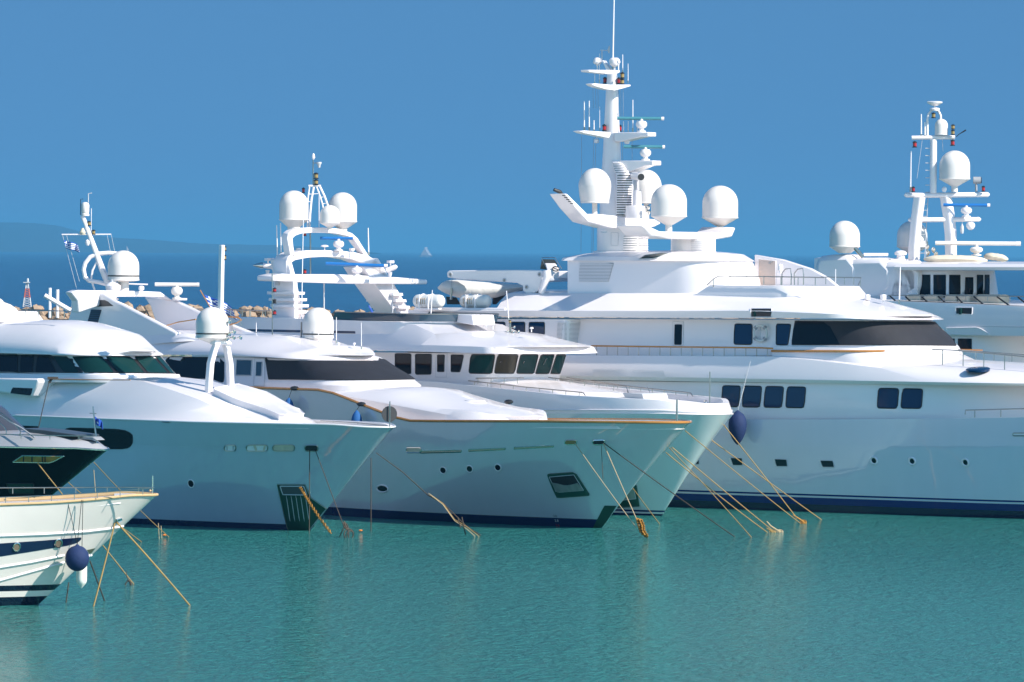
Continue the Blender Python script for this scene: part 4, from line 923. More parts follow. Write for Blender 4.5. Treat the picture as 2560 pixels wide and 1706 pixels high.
for q in ([(190, 682), (252, 680), (254, 726), (205, 726)], [(443, 685), (532, 687), (535, 733), (458, 733)], [(728, 693), (820, 696), (825, 740), (740, 740)], [(1024, 702), (1120, 704), (1127, 745), (1038, 745)]):
    F.patch(hF, rpoly(T15(*q), .1), m=WHITE, name='window_recess', off=.01, rim=0)
    F.patch(hF, rpoly(T15(*[(a+(14 if i in (0, 3) else 0), b) for i, (a, b) in enumerate(q)]), .1), m=GGLASS, off=.025, rim=.015, rimm=LGREY)
for x, y in ((1384, 703), (1631, 707), (1975, 715)): F.patch(hF, ellipse(*T15((x, y))[0], 7.5, 9.5, -30), m=GGLASS, name='porthole', rim=.06, rimm=WHITE, off=.01)
F.patch(hF, rpoly(T15((2282, 525), (2700, 525), (2700, 543), (2282, 543)), .45), m=WHITE, name='fairlead', rim=.03, rimm=STEEL)
F.rail([(*a, -5.1) for a in T15((1972, 405), (1975, 378), (2353, 368), (2800, 350))], drop=19, n=5, r=1.2)
# bridge deck level: broad overhanging bulwark and turtle foredeck
F2, f2r = F.layer('upper_deck_bulwark', [
    ([(960, 943), (1650, 953), (2335, 963), (2560, 965), (2980, 966)], 5.2, 11, 1.9), ([(960, 935), (1650, 943), (2335, 956), (2980, 960)], 5.35, 11, 1.9),
    ([(960, 915), (1650, 922), (2100, 942), (2335, 953), (2970, 957)], 5.3, 11, 1.9),
    ([(960, 886), (1480, 889), (1955, 892), (2080, 905), (2335, 938), (2560, 953), (2950, 952)], 5.0, 11, 1.9),
    ([(960, 885), (1480, 888), (1955, 890), (2100, 898), (2335, 918), (2560, 931), (2900, 945)], 4.1, 10, 1.9)], camber=.35, bevel=.02)
F3, f3r = F.layer('bridge_coaming', [([(1930, 905), (2200, 915), (2440, 900)], 4.75, 4.5, 2.0), ([(1930, 878), (2385, 876)], 4.6, 4, 2.0), ([(1930, 866), (2380, 869)], 4.5, 4, 2.0)], camber=0, bevel=.04)
F.capline('cap_rail', f3r[1][0], .07, WOOD, out=.04)
hatch = F.p(*T14((1870, 1305))[0], .5); h = F.hit(F.bvh[F2.name], *T14((1870, 1305))[0])
if h:
    MB().lathe(h[0]+Vector((0, 0, .06)), [(.66, 0), (.68, .12), (.6, .16), (.1, .18)], 28, 0, axis=h[1]*.3+Vector((0, 0, .7))).build('deck_hatch', [BGLASS], F.root)
F.rail([(*a, -4.9) for a in T11((850, 945), (1380, 952), (2353, 962))]+[(*a, -4.9) for a in T12((530, 731),)], drop=24, n=17, r=1.1, topm=WOOD, topr=2.2)
F.rail([(*a, -3.6) for a in T14((1390, 1068), (1600, 1075), (2000, 1110), (2353, 1145), (2700, 1180))], drop=38, n=6, r=1.3)
F.rail([(*a, 1.5) for a in T14((1570, 1062), (2000, 1100), (2353, 1125), (2700, 1150))], drop=25, n=6, r=1.2)
F.pole('cap_rail', [(*a, 3.9) for a in T12((1800, 738), (2050, 743))], 1.8, WOOD)
# bridge
F4, _ = F.layer('bridge_house', [([(1020, 893), (2408, 885)], 4.15, 4.2, 2.3), ([(1020, 868), (2397, 866)], 4.1, 4.0, 2.3), ([(1020, 795), (2330, 800)], 3.85, 3.2, 2.3)], camber=0, bevel=0)
F.patch(F4, T12((690, 532), (1200, 538), (1705, 542), (1795, 615), (1860, 713), (1300, 707), (668, 705)), m=MESH, name='windscreen_cover', off=.05, rim=.02, rimm=BLACK, cols=34, rows=8)
F.patch(F4, T12((688, 536), (930, 540), (1020, 705), (672, 703)), m=GLASS, name='window', off=.075, rim=0, cols=10)
for q in (T12((252, 553), (380, 555), (378, 703), (248, 701)), T12((556, 553), (660, 555), (640, 706), (554, 704))): F.patch(F4, rpoly(q, .12), m=BGLASS, rim=.03, rimm=BLACK)
F.patch(F4, T11((1578, 728), (1672, 728), (1672, 940), (1578, 940)), m=WHITE, name='door', rim=.012, rimm=LGREY, off=.015)
F.patch(F4, rpoly(T11((1596, 757), (1658, 757), (1655, 934), (1594, 934)), .15), m=GLASS, rim=.02, rimm=BLACK, off=.04)
F4b, _ = F.layer('side_bulkhead', [([(1020, 895), (1645, 892)], 4.95, .8, 2.6), ([(1020, 797), (1645, 797)], 4.8, .8, 2.6)], camber=0, bevel=0)
for q in (T11((-60, 733), (82, 735), (84, 850), (-60, 850)), T11((134, 735), (258, 735), (258, 840), (134, 840)), T11((297, 736), (434, 736), (432, 850), (297, 850))): F.patch(F4b, rpoly(q, .12), m=BGLASS, rim=.03, rimm=BLACK)
F.louvre(F4b, T11((547, 733), (792, 735), (788, 925), (541, 925)), 17, backm=GREYP)
F5, _ = F.layer('bridge_roof', [
    ([(1020, 790), (1640, 795), (2100, 796), (2360, 799)], 4.95, 4.4, 2.0), ([(1020, 776), (1640, 778), (1880, 777), (2100, 786), (2352, 796)], 5.05, 4.4, 2.0),
    ([(1240, 774), (1640, 775), (1800, 768), (1950, 770), (2100, 780), (2330, 792)], 4.85, 4.2, 2.0),
    ([(1266, 735), (1742, 735), (1800, 738), (1950, 743), (2160, 738, 1), (2232, 758, 1), (2300, 775, 1), (2338, 790)], 3.5, 3.6, 2.0)], camber=.25, bevel=.03)
F.slabv('deck_edge', D((952, 707), (1160, 708), (1160, 728), (945, 728)), -4.9, -4.5, bevel=.05)
F6, f6r = F.layer('top_deck_bulwark', [([(1700, 745), (2167, 745)], 3.6, 3, 2.1), ([(1742, 735), (2165, 736)], 3.6, 3, 2.1), ([(1775, 713), (2148, 716)], 3.45, 3, 2.1)], camber=0, bevel=.05)
sb = F.patch(F5, T12((370, 442), (522, 442), (520, 503), (370, 503)), m=BLACK, name='light_recess', off=.02, rim=.03, rimm=WHITE)
F.lathepx('sidelight', T12((400, 0))[0][0], -4.95, [(5, T12((0, 500))[0][1]), (6, T12((0, 485))[0][1]), (6, T12((0, 465))[0][1]), (4, T12((0, 458))[0][1])], GGLASS)
F7, _ = F.layer('sky_lounge', [([(1419, 740), (1905, 740)], 3.2, 3.2, 2.2), ([(1419, 700), (1900, 700)], 3.1, 3.1, 2.2), ([(1419, 651), (1880, 650)], 2.9, 2.9, 2.2)], camber=0, bevel=0)
F.layer('sky_lounge_roof', [([(1403, 652), (1888, 654)], 3.1, 3.1, 2.2), ([(1408, 645), (1480, 641), (1700, 646), (1880, 649)], 2.95, 3.0, 2.1),
                            ([(1440, 640), (1500, 635, 0), (1700, 631, 0), (1860, 637)], 2.0, 2.2, 2.0)], camber=.12, bevel=.02)
F.louvre(F7, T11((742, 205), (1050, 207), (1010, 373), (740, 371)), 13, backm=GREYP)
F.patch(F7, T11((2088, 198), (2222, 198), (2228, 322), (2088, 322)), m=WHITE, name='door', rim=.015, rimm=LGREY, off=.01)
F.slabv('swept_fin', T12((395, 50), (600, 85), (800, 150), (920, 215), (995, 278), (395, 290)), 2.5, 2.8, m=WHITE, bevel=.05)
rfo = [o for o in bpy.data.objects if o.name == 'sky_lounge_roof'][0]
F.patch(rfo, T11((1275, 172), (1330, 140), (1470, 124), (1540, 124), (1420, 170)), m=GGLASS, name='roof_skylight', off=.03, rim=.02, rimm=LGREY)
sfo = [o for o in bpy.data.objects if o.name == 'swept_fin'][0]
F.patch(sfo, T12((425, 80), (552, 95), (552, 272), (425, 272)), m=mat('bounce_beige', (.50, .42, .38), .7), name='doorway', off=.02, rim=.03, rimm=WHITE)  # pinkish bounce light of the recess painted into this panel
F.patch(sfo, T12((500, 112), (522, 95), (528, 102), (508, 118)), m=GREYP, name='lamp', off=.1, rim=0)
for x in (330, 575): F.patch(F2, T15((x-8, 60), (x-4, 60), (x-28, 180), (x-32, 180)), m=LGREY, name='panel_seam', off=.004, rim=0, cols=3)
for x0, x1 in ((1395, 1400), (1700, 1705)): F.patch(F7, T11((x0, 200), (x1, 200), (x1, 470), (x0, 470)), m=LGREY, name='panel_seam', off=.003, rim=0, cols=3) if 0 else None
F.rail([(*a, -3.5) for a in T12((50, 272), (100, 225), (135, 206), (400, 208), (900, 216))], drop=20, n=7, r=1.1)
F.rail([(*a, 1.0) for a in T12((880, 212), (1170, 218), (1150, 270))], drop=18, n=5, r=1.0)
for x in (595, 685): F.pole('handrail', [(*a, -2.6) for a in T12((x, 270), (x, 185), (x+25, 155), (x+62, 150), (x+68, 200), (x+66, 270))], 1.4, STEEL)
F.lathepx('ventilator', T12((582, 0))[0][0], -1.5, [(r, T12((0, y))[0][1]) for r, y in ((4, 185), (4, 170), (7, 165), (7, 130), (4, 118))], WHITE)
# roof pods and whips
for x in (1097, 1215, 1332): F.lathepx('sensor_pod', T12((x, 0))[0][0], 0, [(r, T12((0, y))[0][1]) for r, y in ((3.5, 398), (2.2, 388), (2.2, 382), (7.2, 378), (8, 345), (6.5, 338))], WHITE)
F.antenna(T12((983, 0))[0][0], T12((0, 155))[0][1], T12((0, 403))[0][1], 0, r=1.2, xt=T12((985, 0))[0][0]); F.antenna(T12((1447, 0))[0][0], T12((0, 140))[0][1], T12((0, 408))[0][1], 0, r=1.8, xt=T12((1455, 0))[0][0])
# mast tower
um = F.p(*T10((860, 1300))[0], 0).x
F.column('tower_base', [(T10((c, 0))[0][0], T10((0, y))[0][1], r/4.02) for c, y, r in ((855, 1500, 282), (858, 1482, 282), (866, 1478, 250), (868, 1240, 250))], e=3.2, ratio=.6)
tw = F.column('tower', [(T10((c, 0))[0][0], T10((0, y))[0][1], r/4.02) for c, y, r in ((800, 1250, 172), (800, 1110, 168), (790, 900, 150), (765, 720, 112), (762, 600, 100), (763, 400, 90), (762, 260, 82), (762, 0, 70), (762, -40, 68))]+
              [(T9((c, 0))[0][0], T9((0, y))[0][1], r/4.9) for c, y, r in ((930, 1110, 76), (932, 910, 62), (932, 870, 60))], e=2.3, ratio=.75)
lb = F.column('louvre_casing', [(T10((c, 0))[0][0], T10((0, y))[0][1], r/4.02) for c, y, r in ((890, 1120, 82), (890, 700, 80), (840, 600, 62), (800, 575, 40))], v=-.35, e=4, ratio=.9)
F.louvre(lb, T10((818, 720), (965, 700), (962, 1020), (900, 1024), (900, 1115), (812, 1115)), 17, backm=BLACK, fill=.6)
F.louvre(lb, T10((750, 585), (835, 590), (930, 690), (815, 715)), 6, backm=GREYP)
tb = bpy.data.objects['tower_base']
F.louvre(tb, T10((880, 1262), (1112, 1262), (1116, 1474), (878, 1474)), 9, backm=GREYP, fill=.62)
F.patch(tb, rpoly(T10((755, 1292), (828, 1295), (825, 1424), (755, 1422)), .1), m=WHITE, name='hatch', rim=.012, rimm=LGREY, off=.01)
YF = F.world(F.p(*T10((860, 1300))[0], 0)).y
F.poley('grab_rail', T10((650, 1288), (715, 1288)), 1.4, CHROME, Y=YF-1.8)
F.slabu('mast_wing', T10((292, 903), (318, 905), (520, 1108), (620, 1106), (1000, 1145), (1200, 1160), (1265, 1200), (1190, 1240), (1060, 1262), (760, 1250), (525, 1188), (400, 1050)), um+.8, 1.15, bevel=.1)
for i in range(5): F.poley('wing_slot', [(a[0], a[1]) for a in T10((262+i*20, 919+i*20), (294+i*20, 921+i*20))], 1.2, BLACK, Y=YF+2.0-1.4*1.2) if 0 else None
mwo = bpy.data.objects['mast_wing']
for i in range(5): F.patch(mwo, rpoly(T10((262+i*20, 915+i*20), (294+i*20, 917+i*20), (298+i*20, 923+i*20), (266+i*20, 923+i*20)), .3), m=BLACK, name='wing_slot', rim=0, off=.02, rows=1, cols=4)
F.column('equipment_drum', [(T10((c, 0))[0][0], T10((0, y))[0][1], r/4.02) for c, y, r in ((1000, 1150, 98), (1000, 1035, 97), (985, 1022, 90))], v=-1.2, e=3, ratio=.8)
F.column('camera_pedestal', [(T10((c, 0))[0][0], T10((0, y))[0][1], r/4.02) for c, y, r in ((1015, 1025, 45), (1015, 870, 40), (1040, 868, 30))], v=-.6, e=3)
mb = MB(); A = F.yy(*T10((985, 722))[0], YF-1); B_ = F.yy(*T10((1055, 735))[0], YF-2.2); k = YF/FPX
mb.tube([A, B_], [10*k, 9.5*k], 16, 0).tube([B_, B_+(B_-A).normalized()*.04], 8.5*k, 16, 1); mb.tube([F.yy(*T10((1022, 770))[0], YF-1.5), F.yy(*T10((1025, 880))[0], YF-1.5)], 3*k, 8, 0)
mb.build('thermal_camera', [WHITE, BLACK], F.root)
F.dome(*T10((590, 646))[0], 165/4.02, T10((0, 996))[0][1], v=F.q(*T10((590, 1000))[0], um+.3).y, cone=(36, T10((0, 998))[0][1]), ped=(6.5, T10((0, 1110))[0][1]), waist=.87, sy=46)
F.dome(*T10((1110, 662))[0], 153/4.02, T10((0, 1000))[0][1], v=F.q(*T10((1110, 1000))[0], um).y+.4, cone=(30, T10((0, 1004))[0][1]), ped=(7, T10((0, 1160))[0][1]), waist=.9, sy=44)
# crosstrees
F.slabu('crosstree', T9((685, 1030), (730, 1024), (905, 1040), (1045, 1040), (1162, 1038), (1165, 1060), (1050, 1092), (1000, 1104), (915, 1106), (850, 1095), (720, 1058)), um+.5, .5, bevel=.04)
F.slabu('crosstree', T9((648, 858), (930, 860), (1030, 862), (1032, 888), (985, 912), (900, 912), (655, 884)), um+.4, .6, bevel=.04)
F.slabu('crosstree', T10((443, 276), (490, 268), (755, 285), (750, 320), (735, 346), (640, 325), (490, 296)), um+.5, .55, bevel=.04)
F.slabv('radar_platform', T10((785, 288), (1065, 284), (1128, 284), (1128, 328), (1065, 330), (850, 382), (785, 376)), -.5, .35, bevel=.05)
F.slabv('radar_platform', T10((820, 572), (1105, 570), (1174, 570), (1174, 618), (1105, 622), (945, 685), (880, 670)), -.5, .4, bevel=.05)
for x0, x1, y, px_, pt, pb in ((815, 1288, 147, 1060, 165, 285), (880, 1296, 432, 1100, 450, 570)):
    F.radar(T10((x0, 0))[0][0], T10((x1, 0))[0][0], T10((0, y))[0][1], 3.6, T10((px_, 0))[0][0], T10((0, pt))[0][1], T10((0, pb))[0][1], v=0, m=TEALB, pr=14)
F.slabv('boom_arm', T9((800, 738), (825, 742), (905, 858), (860, 862)), -.15, .15)
F.lathepx('antenna_dome', T9((752, 0))[0][0], 0, [(r/4.9, T9((0, y))[0][1]) for r, y in ((8, 858), (8, 812), (14, 808), (14, 795), (45, 785), (56, 765), (52, 735), (35, 712), (5, 704))], WHITE)
F.lathepx('antenna_dome', T9((962, 0))[0][0], 0, [(r/4.9, T9((0, y))[0][1]) for r, y in ((14, 860), (14, 822), (45, 812), (62, 790), (66, 765), (66, 735), (50, 715), (40, 710))], WHITE)
F.lathepx('antenna_dome', T9((1010, 0))[0][0], -.5, [(r/4.9, T9((0, y))[0][1]) for r, y in ((8, 860), (8, 800), (12, 778), (22, 772), (22, 755), (10, 735))], WHITE)
F.antenna(T9((940, 0))[0][0], T9((0, -10))[0][1]-60, T9((0, 850))[0][1], 0, r=2.0, xt=T9((962, 0))[0][0])
F.pole('wind_vane', [(*a, 0) for a in T9((808, 745), (808, 620))], 1.4, LGREY); F.pole('wind_vane', [(*a, 0) for a in T9((788, 615), (880, 622))], .8, LGREY)
F.slabv('vane_tail', T9((876, 615), (895, 560), (900, 575), (895, 655), (882, 645)), -.03, .03, bevel=0, m=LGREY)
for x, yt, yb, r in ((720, 890, 1020, 1.2), (778, 660, 1020, 1.2), (1062, 670, 890, 1.3), (1128, 780, 1020, 1.0)): F.antenna(T9((x, 0))[0][0], T9((0, yt))[0][1], T9((0, yb))[0][1], 0, r=r)
for x, yt, yb, r, v in ((485, -30, 268, 1.6, -1), (535, -30, 270, 1.6, -.8), (583, 165, 272, 1.6, -.6), (640, 30, 270, .8, -.4), (880, 175, 282, 1.3, 0), (927, 175, 282, 1.3, 0), (973, -40, 282, 1.5, 0), (1018, 165, 282, 1.2, 0)):
    F.antenna(T10((x, 0))[0][0], T10((0, yt))[0][1], T10((0, yb))[0][1], v, r=r)
for x, y0, y1 in ((845, 945, 1028), (1013, 950, 1035)): F.navlight(T9((x, 0))[0][0], T9((0, y0))[0][1], T9((0, y1))[0][1], 0, r=5, m=RED)
for a, b_ in ((885, 965), (965, 1035)): F.navlight(T9((1057, 0))[0][0], T9((0, a))[0][1], T9((0, b_))[0][1], -.3, r=5.6, m=AMBER)
F.navlight(T10((686, 0))[0][0], T10((0, 205))[0][1], T10((0, 275))[0][1], -.5, r=5, m=RED); F.navlight(T10((846, 0))[0][0], T10((0, 210))[0][1], T10((0, 280))[0][1], .5, r=4, m=RED)
for x, y in ((608, 370), (915, 378)): F.lathepx('floodlight', T10((x, 0))[0][0], 0, [(r, T10((0, yy))[0][1]) for r, yy in ((3, y+26), (6.5, y+18), (6.8, y-10), (4, y-22), (1.5, y-25), (1.5, y-50))], WHITE)
for a, b_ in (((460, 300), (452, 1500)), ((580, 330), (560, 1500)), ((603, 330), (572, 1500)), ((868, 380), (868, 570)), ((966, 285), (966, 570))): F.pole('halyard', [(*c, 0) for c in T10(a, b_)], .45, GREYP)
for x in (698, 730, 758): F.pole('halyard', [(*c, 0) for c in T9((x, 1075), (x+4, 1330))], .4, GREYP)
for x in (1010, 1038, 1068): F.pole('halyard', [(*c, 0) for c in T9((x, 1100), (x+2, 1430))], .4, GREYP)
for x, y in ((1130, 1040), (1135, 1090), (1110, 1060)): F.lathepx('horn', T10((x, 0))[0][0], -1.4, [(1.5, T10((0, y+28))[0][1]), (4, T10((0, y+6))[0][1]), (4.5, T10((0, y-12))[0][1]), (2, T10((0, y-26))[0][1])], CHROME)
c = F.yy(*T10((180, 862))[0], F.world(F.q(*T10((200, 900))[0], um)).y); MB().tube([c, c+Vector((.2, .3, -.12)), c+Vector((.3, .5, -.3))], [.1, .12, .06], 10).build('floodlight', BLACK, F.root)
# second mast base with two domes
u2 = F.p(*T10((1560, 1400))[0], 0).x
F.column('mast_plinth', [(T10((c, 0))[0][0], T10((0, y))[0][1], r/4.02) for c, y, r in ((1575, 1500, 235), (1575, 1482, 232), (1580, 1478, 222), (1580, 1350, 222))], e=3, ratio=.7)
mp_ = bpy.data.objects['mast_plinth']
F.louvre(mp_, T10((1555, 1370), (1795, 1370), (1795, 1470), (1555, 1470)), 5, backm=GREYP, fill=.62)
F.slabu('dome_bridge', T10((1068, 1222), (1130, 1224), (1255, 1282), (1340, 1285), (1680, 1290), (1880, 1292), (1930, 1240), (2015, 1242), (1975, 1340), (1800, 1366), (1700, 1366), (1350, 1358), (1250, 1335), (1165, 1330)), u2+1.0, 1.9, bevel=.12)
F.dome(*T10((1336, 808))[0], 180/4.02, T10((0, 1135))[0][1], v=F.q(*T10((1330, 1200))[0], u2).y, cone=(11, T10((0, 1215))[0][1]), ped=(8.4, T10((0, 1290))[0][1]), sy=44)
F.dome(*T10((1850, 822))[0], 180/4.02, T10((0, 1150))[0][1], v=F.q(*T10((1845, 1200))[0], u2).y, cone=(11, T10((0, 1228))[0][1]), ped=(8.4, T10((0, 1300))[0][1]), sy=44)
# crane on the boat deck
cr = F.slabv('crane_boom', chaikin(T7((315, 172), (400, 168), (1390, 160), (1420, 190), (1400, 320), (1350, 432), (1185, 432), (1185, 318), (900, 300), (320, 262), (310, 215)), 1), -3.2, -2.5, m=WHITE, bevel=.05)
for x, y in ((355, 215), (975, 282), (1378, 215), (1231, 360)): F.patch(cr, ellipse(*T7((x, y))[0], 3.6, 4.6), m=mat('pin_grey', (.25, .24, .22), .4, metal=.5) if x == 355 else MATS['pin_grey'], name='pivot_pin', rim=.03, rimm=LGREY, off=.02)
F.pole('crane_cylinder', [(*a, -3.4) for a in T7((1465, 170), (1470, 240), (1440, 300), (1400, 430))], [9.5, 10.5, 9, 8], WHITE, n=16)
F.pole('crane_hook', [(*a, -3) for a in T7((367, 262), (362, 370), (360, 500))], [.6, .6, .6], GREYP); F.pole('crane_hook', [(*a, -3) for a in T7((362, 372), (357, 505))], 3.2, STEEL)

# ================================================================== yacht G: behind at the right edge
hmG = hull_mat('far_white_hull', (.72, .75, .78), [(.5, (.006, .012, .06))])
G = Boat('motor_yacht', 'white yacht at the right edge with rounded humps and a twin-legged mast', 0, 0, 36, X=52, Y=373)
hG, _ = G.hull([(2000, 985), (2300, 985), (2560, 985), (3000, 975), (3300, 965)], 4.9, 14, 1.9, (4.4, 16, 1.5), hmG, drop=.2)
g1, _ = G.layer('main_deck_house', [([(2000, 990), (2700, 990)], 4.5, 4, 2.2), ([(2000, 835), (2640, 838)], 4.4, 4, 2.2)], camber=0, bevel=0)
for q in (T14((1560, 957), (1625, 957), (1625, 1060), (1560, 1060)), T14((1662, 957), (1803, 957), (1803, 1062), (1662, 1062))): G.patch(g1, q, m=GLASS, rim=.02, rimm=BLACK)
g2, _ = G.layer('upper_deck_bulwark', [([(2000, 840), (2300, 838), (2980, 842)], 4.75, 6, 2), ([(2000, 815), (2440, 817), (2960, 822)], 4.85, 6, 2), ([(2000, 752), (2235, 753), (2400, 759), (2560, 766), (2900, 790)], 4.7, 6, 2), ([(2000, 745), (2235, 751), (2400, 757), (2560, 764), (2890, 788)], 4.3, 6, 2)], camber=.2, bevel=.03)
G.patch(g2, T14((1850, 820), (2353, 826), (2700, 832), (2700, 840), (2353, 838), (1850, 828)), m=LGREY, name='shadow_groove', rim=0, off=.01, rows=1)
G.patch(g2, T14((1540, 842), (1880, 835), (1960, 880), (2000, 910), (1560, 905)), m=WHITE, name='fashion_plate', rim=.03, off=.08)
G.patch(g2, T14((1638, 628), (1812, 628), (1808, 702), (1638, 696)), m=BLACK, name='light_recess', rim=.03, rimm=WHITE, off=.02)
G.lathepx('sidelight', T14((1685, 0))[0][0], -4.8, [(4, T14((0, 698))[0][1]), (5, T14((0, 680))[0][1]), (5, T14((0, 640))[0][1]), (3, T14((0, 630))[0][1])], GGLASS)
G.rail([(*a, -4.6) for a in T14((925, 500), (1500, 500), (2353, 510), (2800, 520))], drop=13, n=8, r=1.0)
G.pole('screen_base', [(*a, -4.6) for a in T14((1000, 558), (1500, 572), (2000, 596), (2353, 617), (2700, 640))], 1.5, BLACK)
for i, (x0, y0, x1, y1) in enumerate(((945, 508, 1000, 556), (1105, 510, 1160, 562), (1270, 510, 1340, 570), (1450, 510, 1525, 574), (1640, 512, 1710, 584), (1825, 512, 1925, 594), (2070, 515, 2200, 608), (2290, 520, 2420, 622))):
    G.pole('screen_stay', [(*a, -4.55) for a in T14((x0, y0), (x1, y1))], 2.0, BLACK)
mb = MB(); rnd = random.Random(5)
for x0, x1 in ((1160, 1320), (1340, 1500), (1560, 1700), (1700, 1830), (1890, 2160)):
    A = G.p(*T14((x0, 570))[0], -3.2); B_ = G.p(*T14((x1, 570))[0], -3.2)
    sb = MB().box((A+B_)/2+Vector((0, 0, .15)), ((B_-A).length*.94, 1.2, .62)); sb.build('sun_pad', CREAM, G.root, bevel=.15, seg=3)
g3, _ = G.layer('wheelhouse', [([(2150, 760), (2560, 760)], 3.6, 2.2, 2.3), ([(2230, 737), (2496, 737)], 3.0, 1.8, 2.6), ([(2240, 676), (2487, 677)], 2.9, 1.8, 2.6)], camber=0, bevel=0)
for q in ([(1225, 285), (1368, 285), (1368, 520), (1225, 520)], [(1405, 286), (1530, 286), (1530, 524), (1405, 524)], [(1568, 286), (1682, 286), (1682, 526), (1568, 526)], [(1735, 312), (1816, 312), (1814, 528), (1732, 528)], [(1857, 286), (1920, 286), (1918, 530), (1857, 530)], [(1940, 286), (1986, 286), (1986, 530), (1938, 530)]):
    G.patch(g3, T14(*q), m=GLASS, rim=.02, rimm=BLACK)
g4, _ = G.layer('roof', [([(2235, 676), (2800, 676)], 3.7, 3, 2.2), ([(2235, 668), (2800, 669)], 3.8, 3, 2.2), ([(2245, 660), (2780, 661)], 3.6, 3, 2.2)], camber=.15, bevel=.05)
for i, pts in enumerate((((140, 560), (143, 200), (165, 120), (210, 75), (600, 62), (600, 560)), ((400, 560), (435, 230), (460, 150), (520, 108), (960, 98), (960, 560)), ((700, 560), (720, 280), (740, 190), (790, 145), (1250, 130), (1250, 560)))):
    G.slabv('side_fairing', chaikin(T14(*pts), 1), -3.4+i*.05, -1.6+i*.0, bevel=.35)
    x0 = (400, 690, 975)[i]
G.layer('funnel_deck', [([(2033, 760), (2330, 760)], 2.6, 2, 2.4), ([(2036, 646), (2300, 650)], 2.4, 2, 2.4)], camber=.1, bevel=.2)
G.slabv('fairing_leg', T14((930, 560), (1000, 250), (1080, 190), (1240, 240), (1230, 560)), -3.3, -2.6, bevel=.1)
YG = G.world(G.p(*T14((1200, 200))[0], 0)).y
G.lathepx('ventilator', T13((822, 0))[0][0], 0, [(r, T13((0, y))[0][1]) for r, y in ((12, 1412), (10, 1375), (10, 1370), (15.5, 1362), (15.5, 1345), (11, 1332), (3, 1327))], WHITE, Y=YG)
G.poley('fairing_tube', T13((435, 1290), (515, 1385)), 5, STEEL, Y=YG-1)
G.poley('roof_locker', T13((520, 1362), (720, 1362)), 4, WHITE, Y=YG)
for q in (((690, 1415), (690, 1400), (740, 1400), (742, 1415)),): G.poley('grab_rail', T13(*q), 1, STEEL, Y=YG-2)
# mast: two raked legs, three bars
G.column('mast_leg', [(T13((c, 0))[0][0], T13((0, y))[0][1], r/3.266) for c, y, r in ((928, 1405, 42), (930, 1290, 42), (950, 1080, 44), (975, 895, 45))], v=G.yy(*T13((930, 1300))[0], YG).y, e=4, ratio=1)
G.column('mast_leg', [(T13((c, 0))[0][0], T13((0, y))[0][1], r/3.266) for c, y, r in ((1232, 1365, 44), (1230, 1200, 45), (1215, 1050, 46), (1190, 890, 46))], v=G.yy(*T13((1232, 1300))[0], YG).y, e=4, ratio=1)
for q, r in ((((868, 875), (1000, 878), (1530, 872)), 21), (((900, 1077), (1000, 1078), (1460, 1074)), 20)):
    P = [G.yy(*a, YG) for a in T13(*q)]; mb = MB(); k = YG/FPX; rr = r/3.266*k
    e0 = P[0]-(P[1]-P[0]).normalized()*rr*.9; e1 = P[-1]+(P[-1]-P[0]).normalized()*rr*.9
    mb.tube([e0, P[0]-(P[1]-P[0]).normalized()*rr*.4]+P+[P[-1]+(P[-1]-P[0]).normalized()*rr*.4, e1], [rr*.3, rr*.8, rr, rr, rr, rr*.8, rr*.3], 14); mb.build('mast_yard', WHITE, G.root)
G.poley('mast_yard', T13((912, 408), (1000, 406), (1265, 404)), [17/3.266]*3, Y=YG, n=12)
G.poley('mast_post', T13((1088, 860), (1090, 420)), [28/3.266, 28/3.266], Y=YG, n=14)
G.poley('mast_hoop', T13((1040, 395), (1040, 260), (1048, 215), (1072, 185), (1100, 178), (1130, 190), (1148, 225), (1150, 270)), 10/3.266, Y=YG, n=10)
G.lathepx('antenna_dish', T13((1100, 0))[0][0], 0, [(r/3.266, T13((0, y))[0][1]) for r, y in ((38, 188), (42, 175), (38, 165), (5, 160), (5, 150), (28, 145), (62, 125), (65, 115), (55, 110))], WHITE, Y=YG)
for x, y0, y1, r, m_ in ((1090, 200, 248, 5.4, AMBER), (1249, 298, 340, 5.2, AMBER), (1248, 342, 385, 5.2, AMBER), (937, 434, 488, 5.6, RED), (1246, 422, 474, 5.6, RED), (925, 805, 852, 4.6, RED), (1497, 800, 848, 4.6, RED)):
    G.navlight(T13((x, 0))[0][0], T13((0, y0))[0][1], T13((0, y1))[0][1], r=r, m=m_, Y=YG-.3)
G.dome(T13((1153, 0))[0][0], T13((0, 254))[0][1], 53/3.266, T13((0, 385))[0][1], v=G.yy(*T13((1153, 380))[0], YG).y)
G.dome(T13((1262, 0))[0][0], T13((0, 512))[0][1], 125/3.266, T13((0, 748))[0][1], v=G.yy(*T13((1262, 740))[0], YG-.2).y, cone=(9, T13((0, 803))[0][1]), ped=(8, T13((0, 850))[0][1]))
G.dome(T13((364, 0))[0][0], T13((0, 1085))[0][1], 124/3.266, T13((0, 1300))[0][1], v=G.yy(*T13((364, 1300))[0], YG-.5).y, cone=(14, T13((0, 1352))[0][1]))
G.dome(T13((915, 0))[0][0], T13((0, 1085))[0][1], 124/3.266, T13((0, 1300))[0][1], v=G.yy(*T13((915, 1300))[0], YG+2.5).y, cone=(14, T13((0, 1352))[0][1]))
vG = G.yy(*T13((1360, 980))[0], YG-.5).y
G.radar(T13((1170, 0))[0][0], T13((1552, 0))[0][0], T13((0, 957))[0][1], 3.4, T13((1358, 0))[0][0], T13((0, 972))[0][1], T13((0, 1055))[0][1], v=vG, pr=14)
G.radar(T13((1105, 0))[0][0], T13((1802, 0))[0][0], T13((0, 1270))[0][1], 4.6, T13((1440, 0))[0][0], T13((0, 1295))[0][1], T13((0, 1370))[0][1], v=G.yy(*T13((1440, 1300))[0], YG-1).y, m=DOMEW, endm=DOMEW, pr=16)
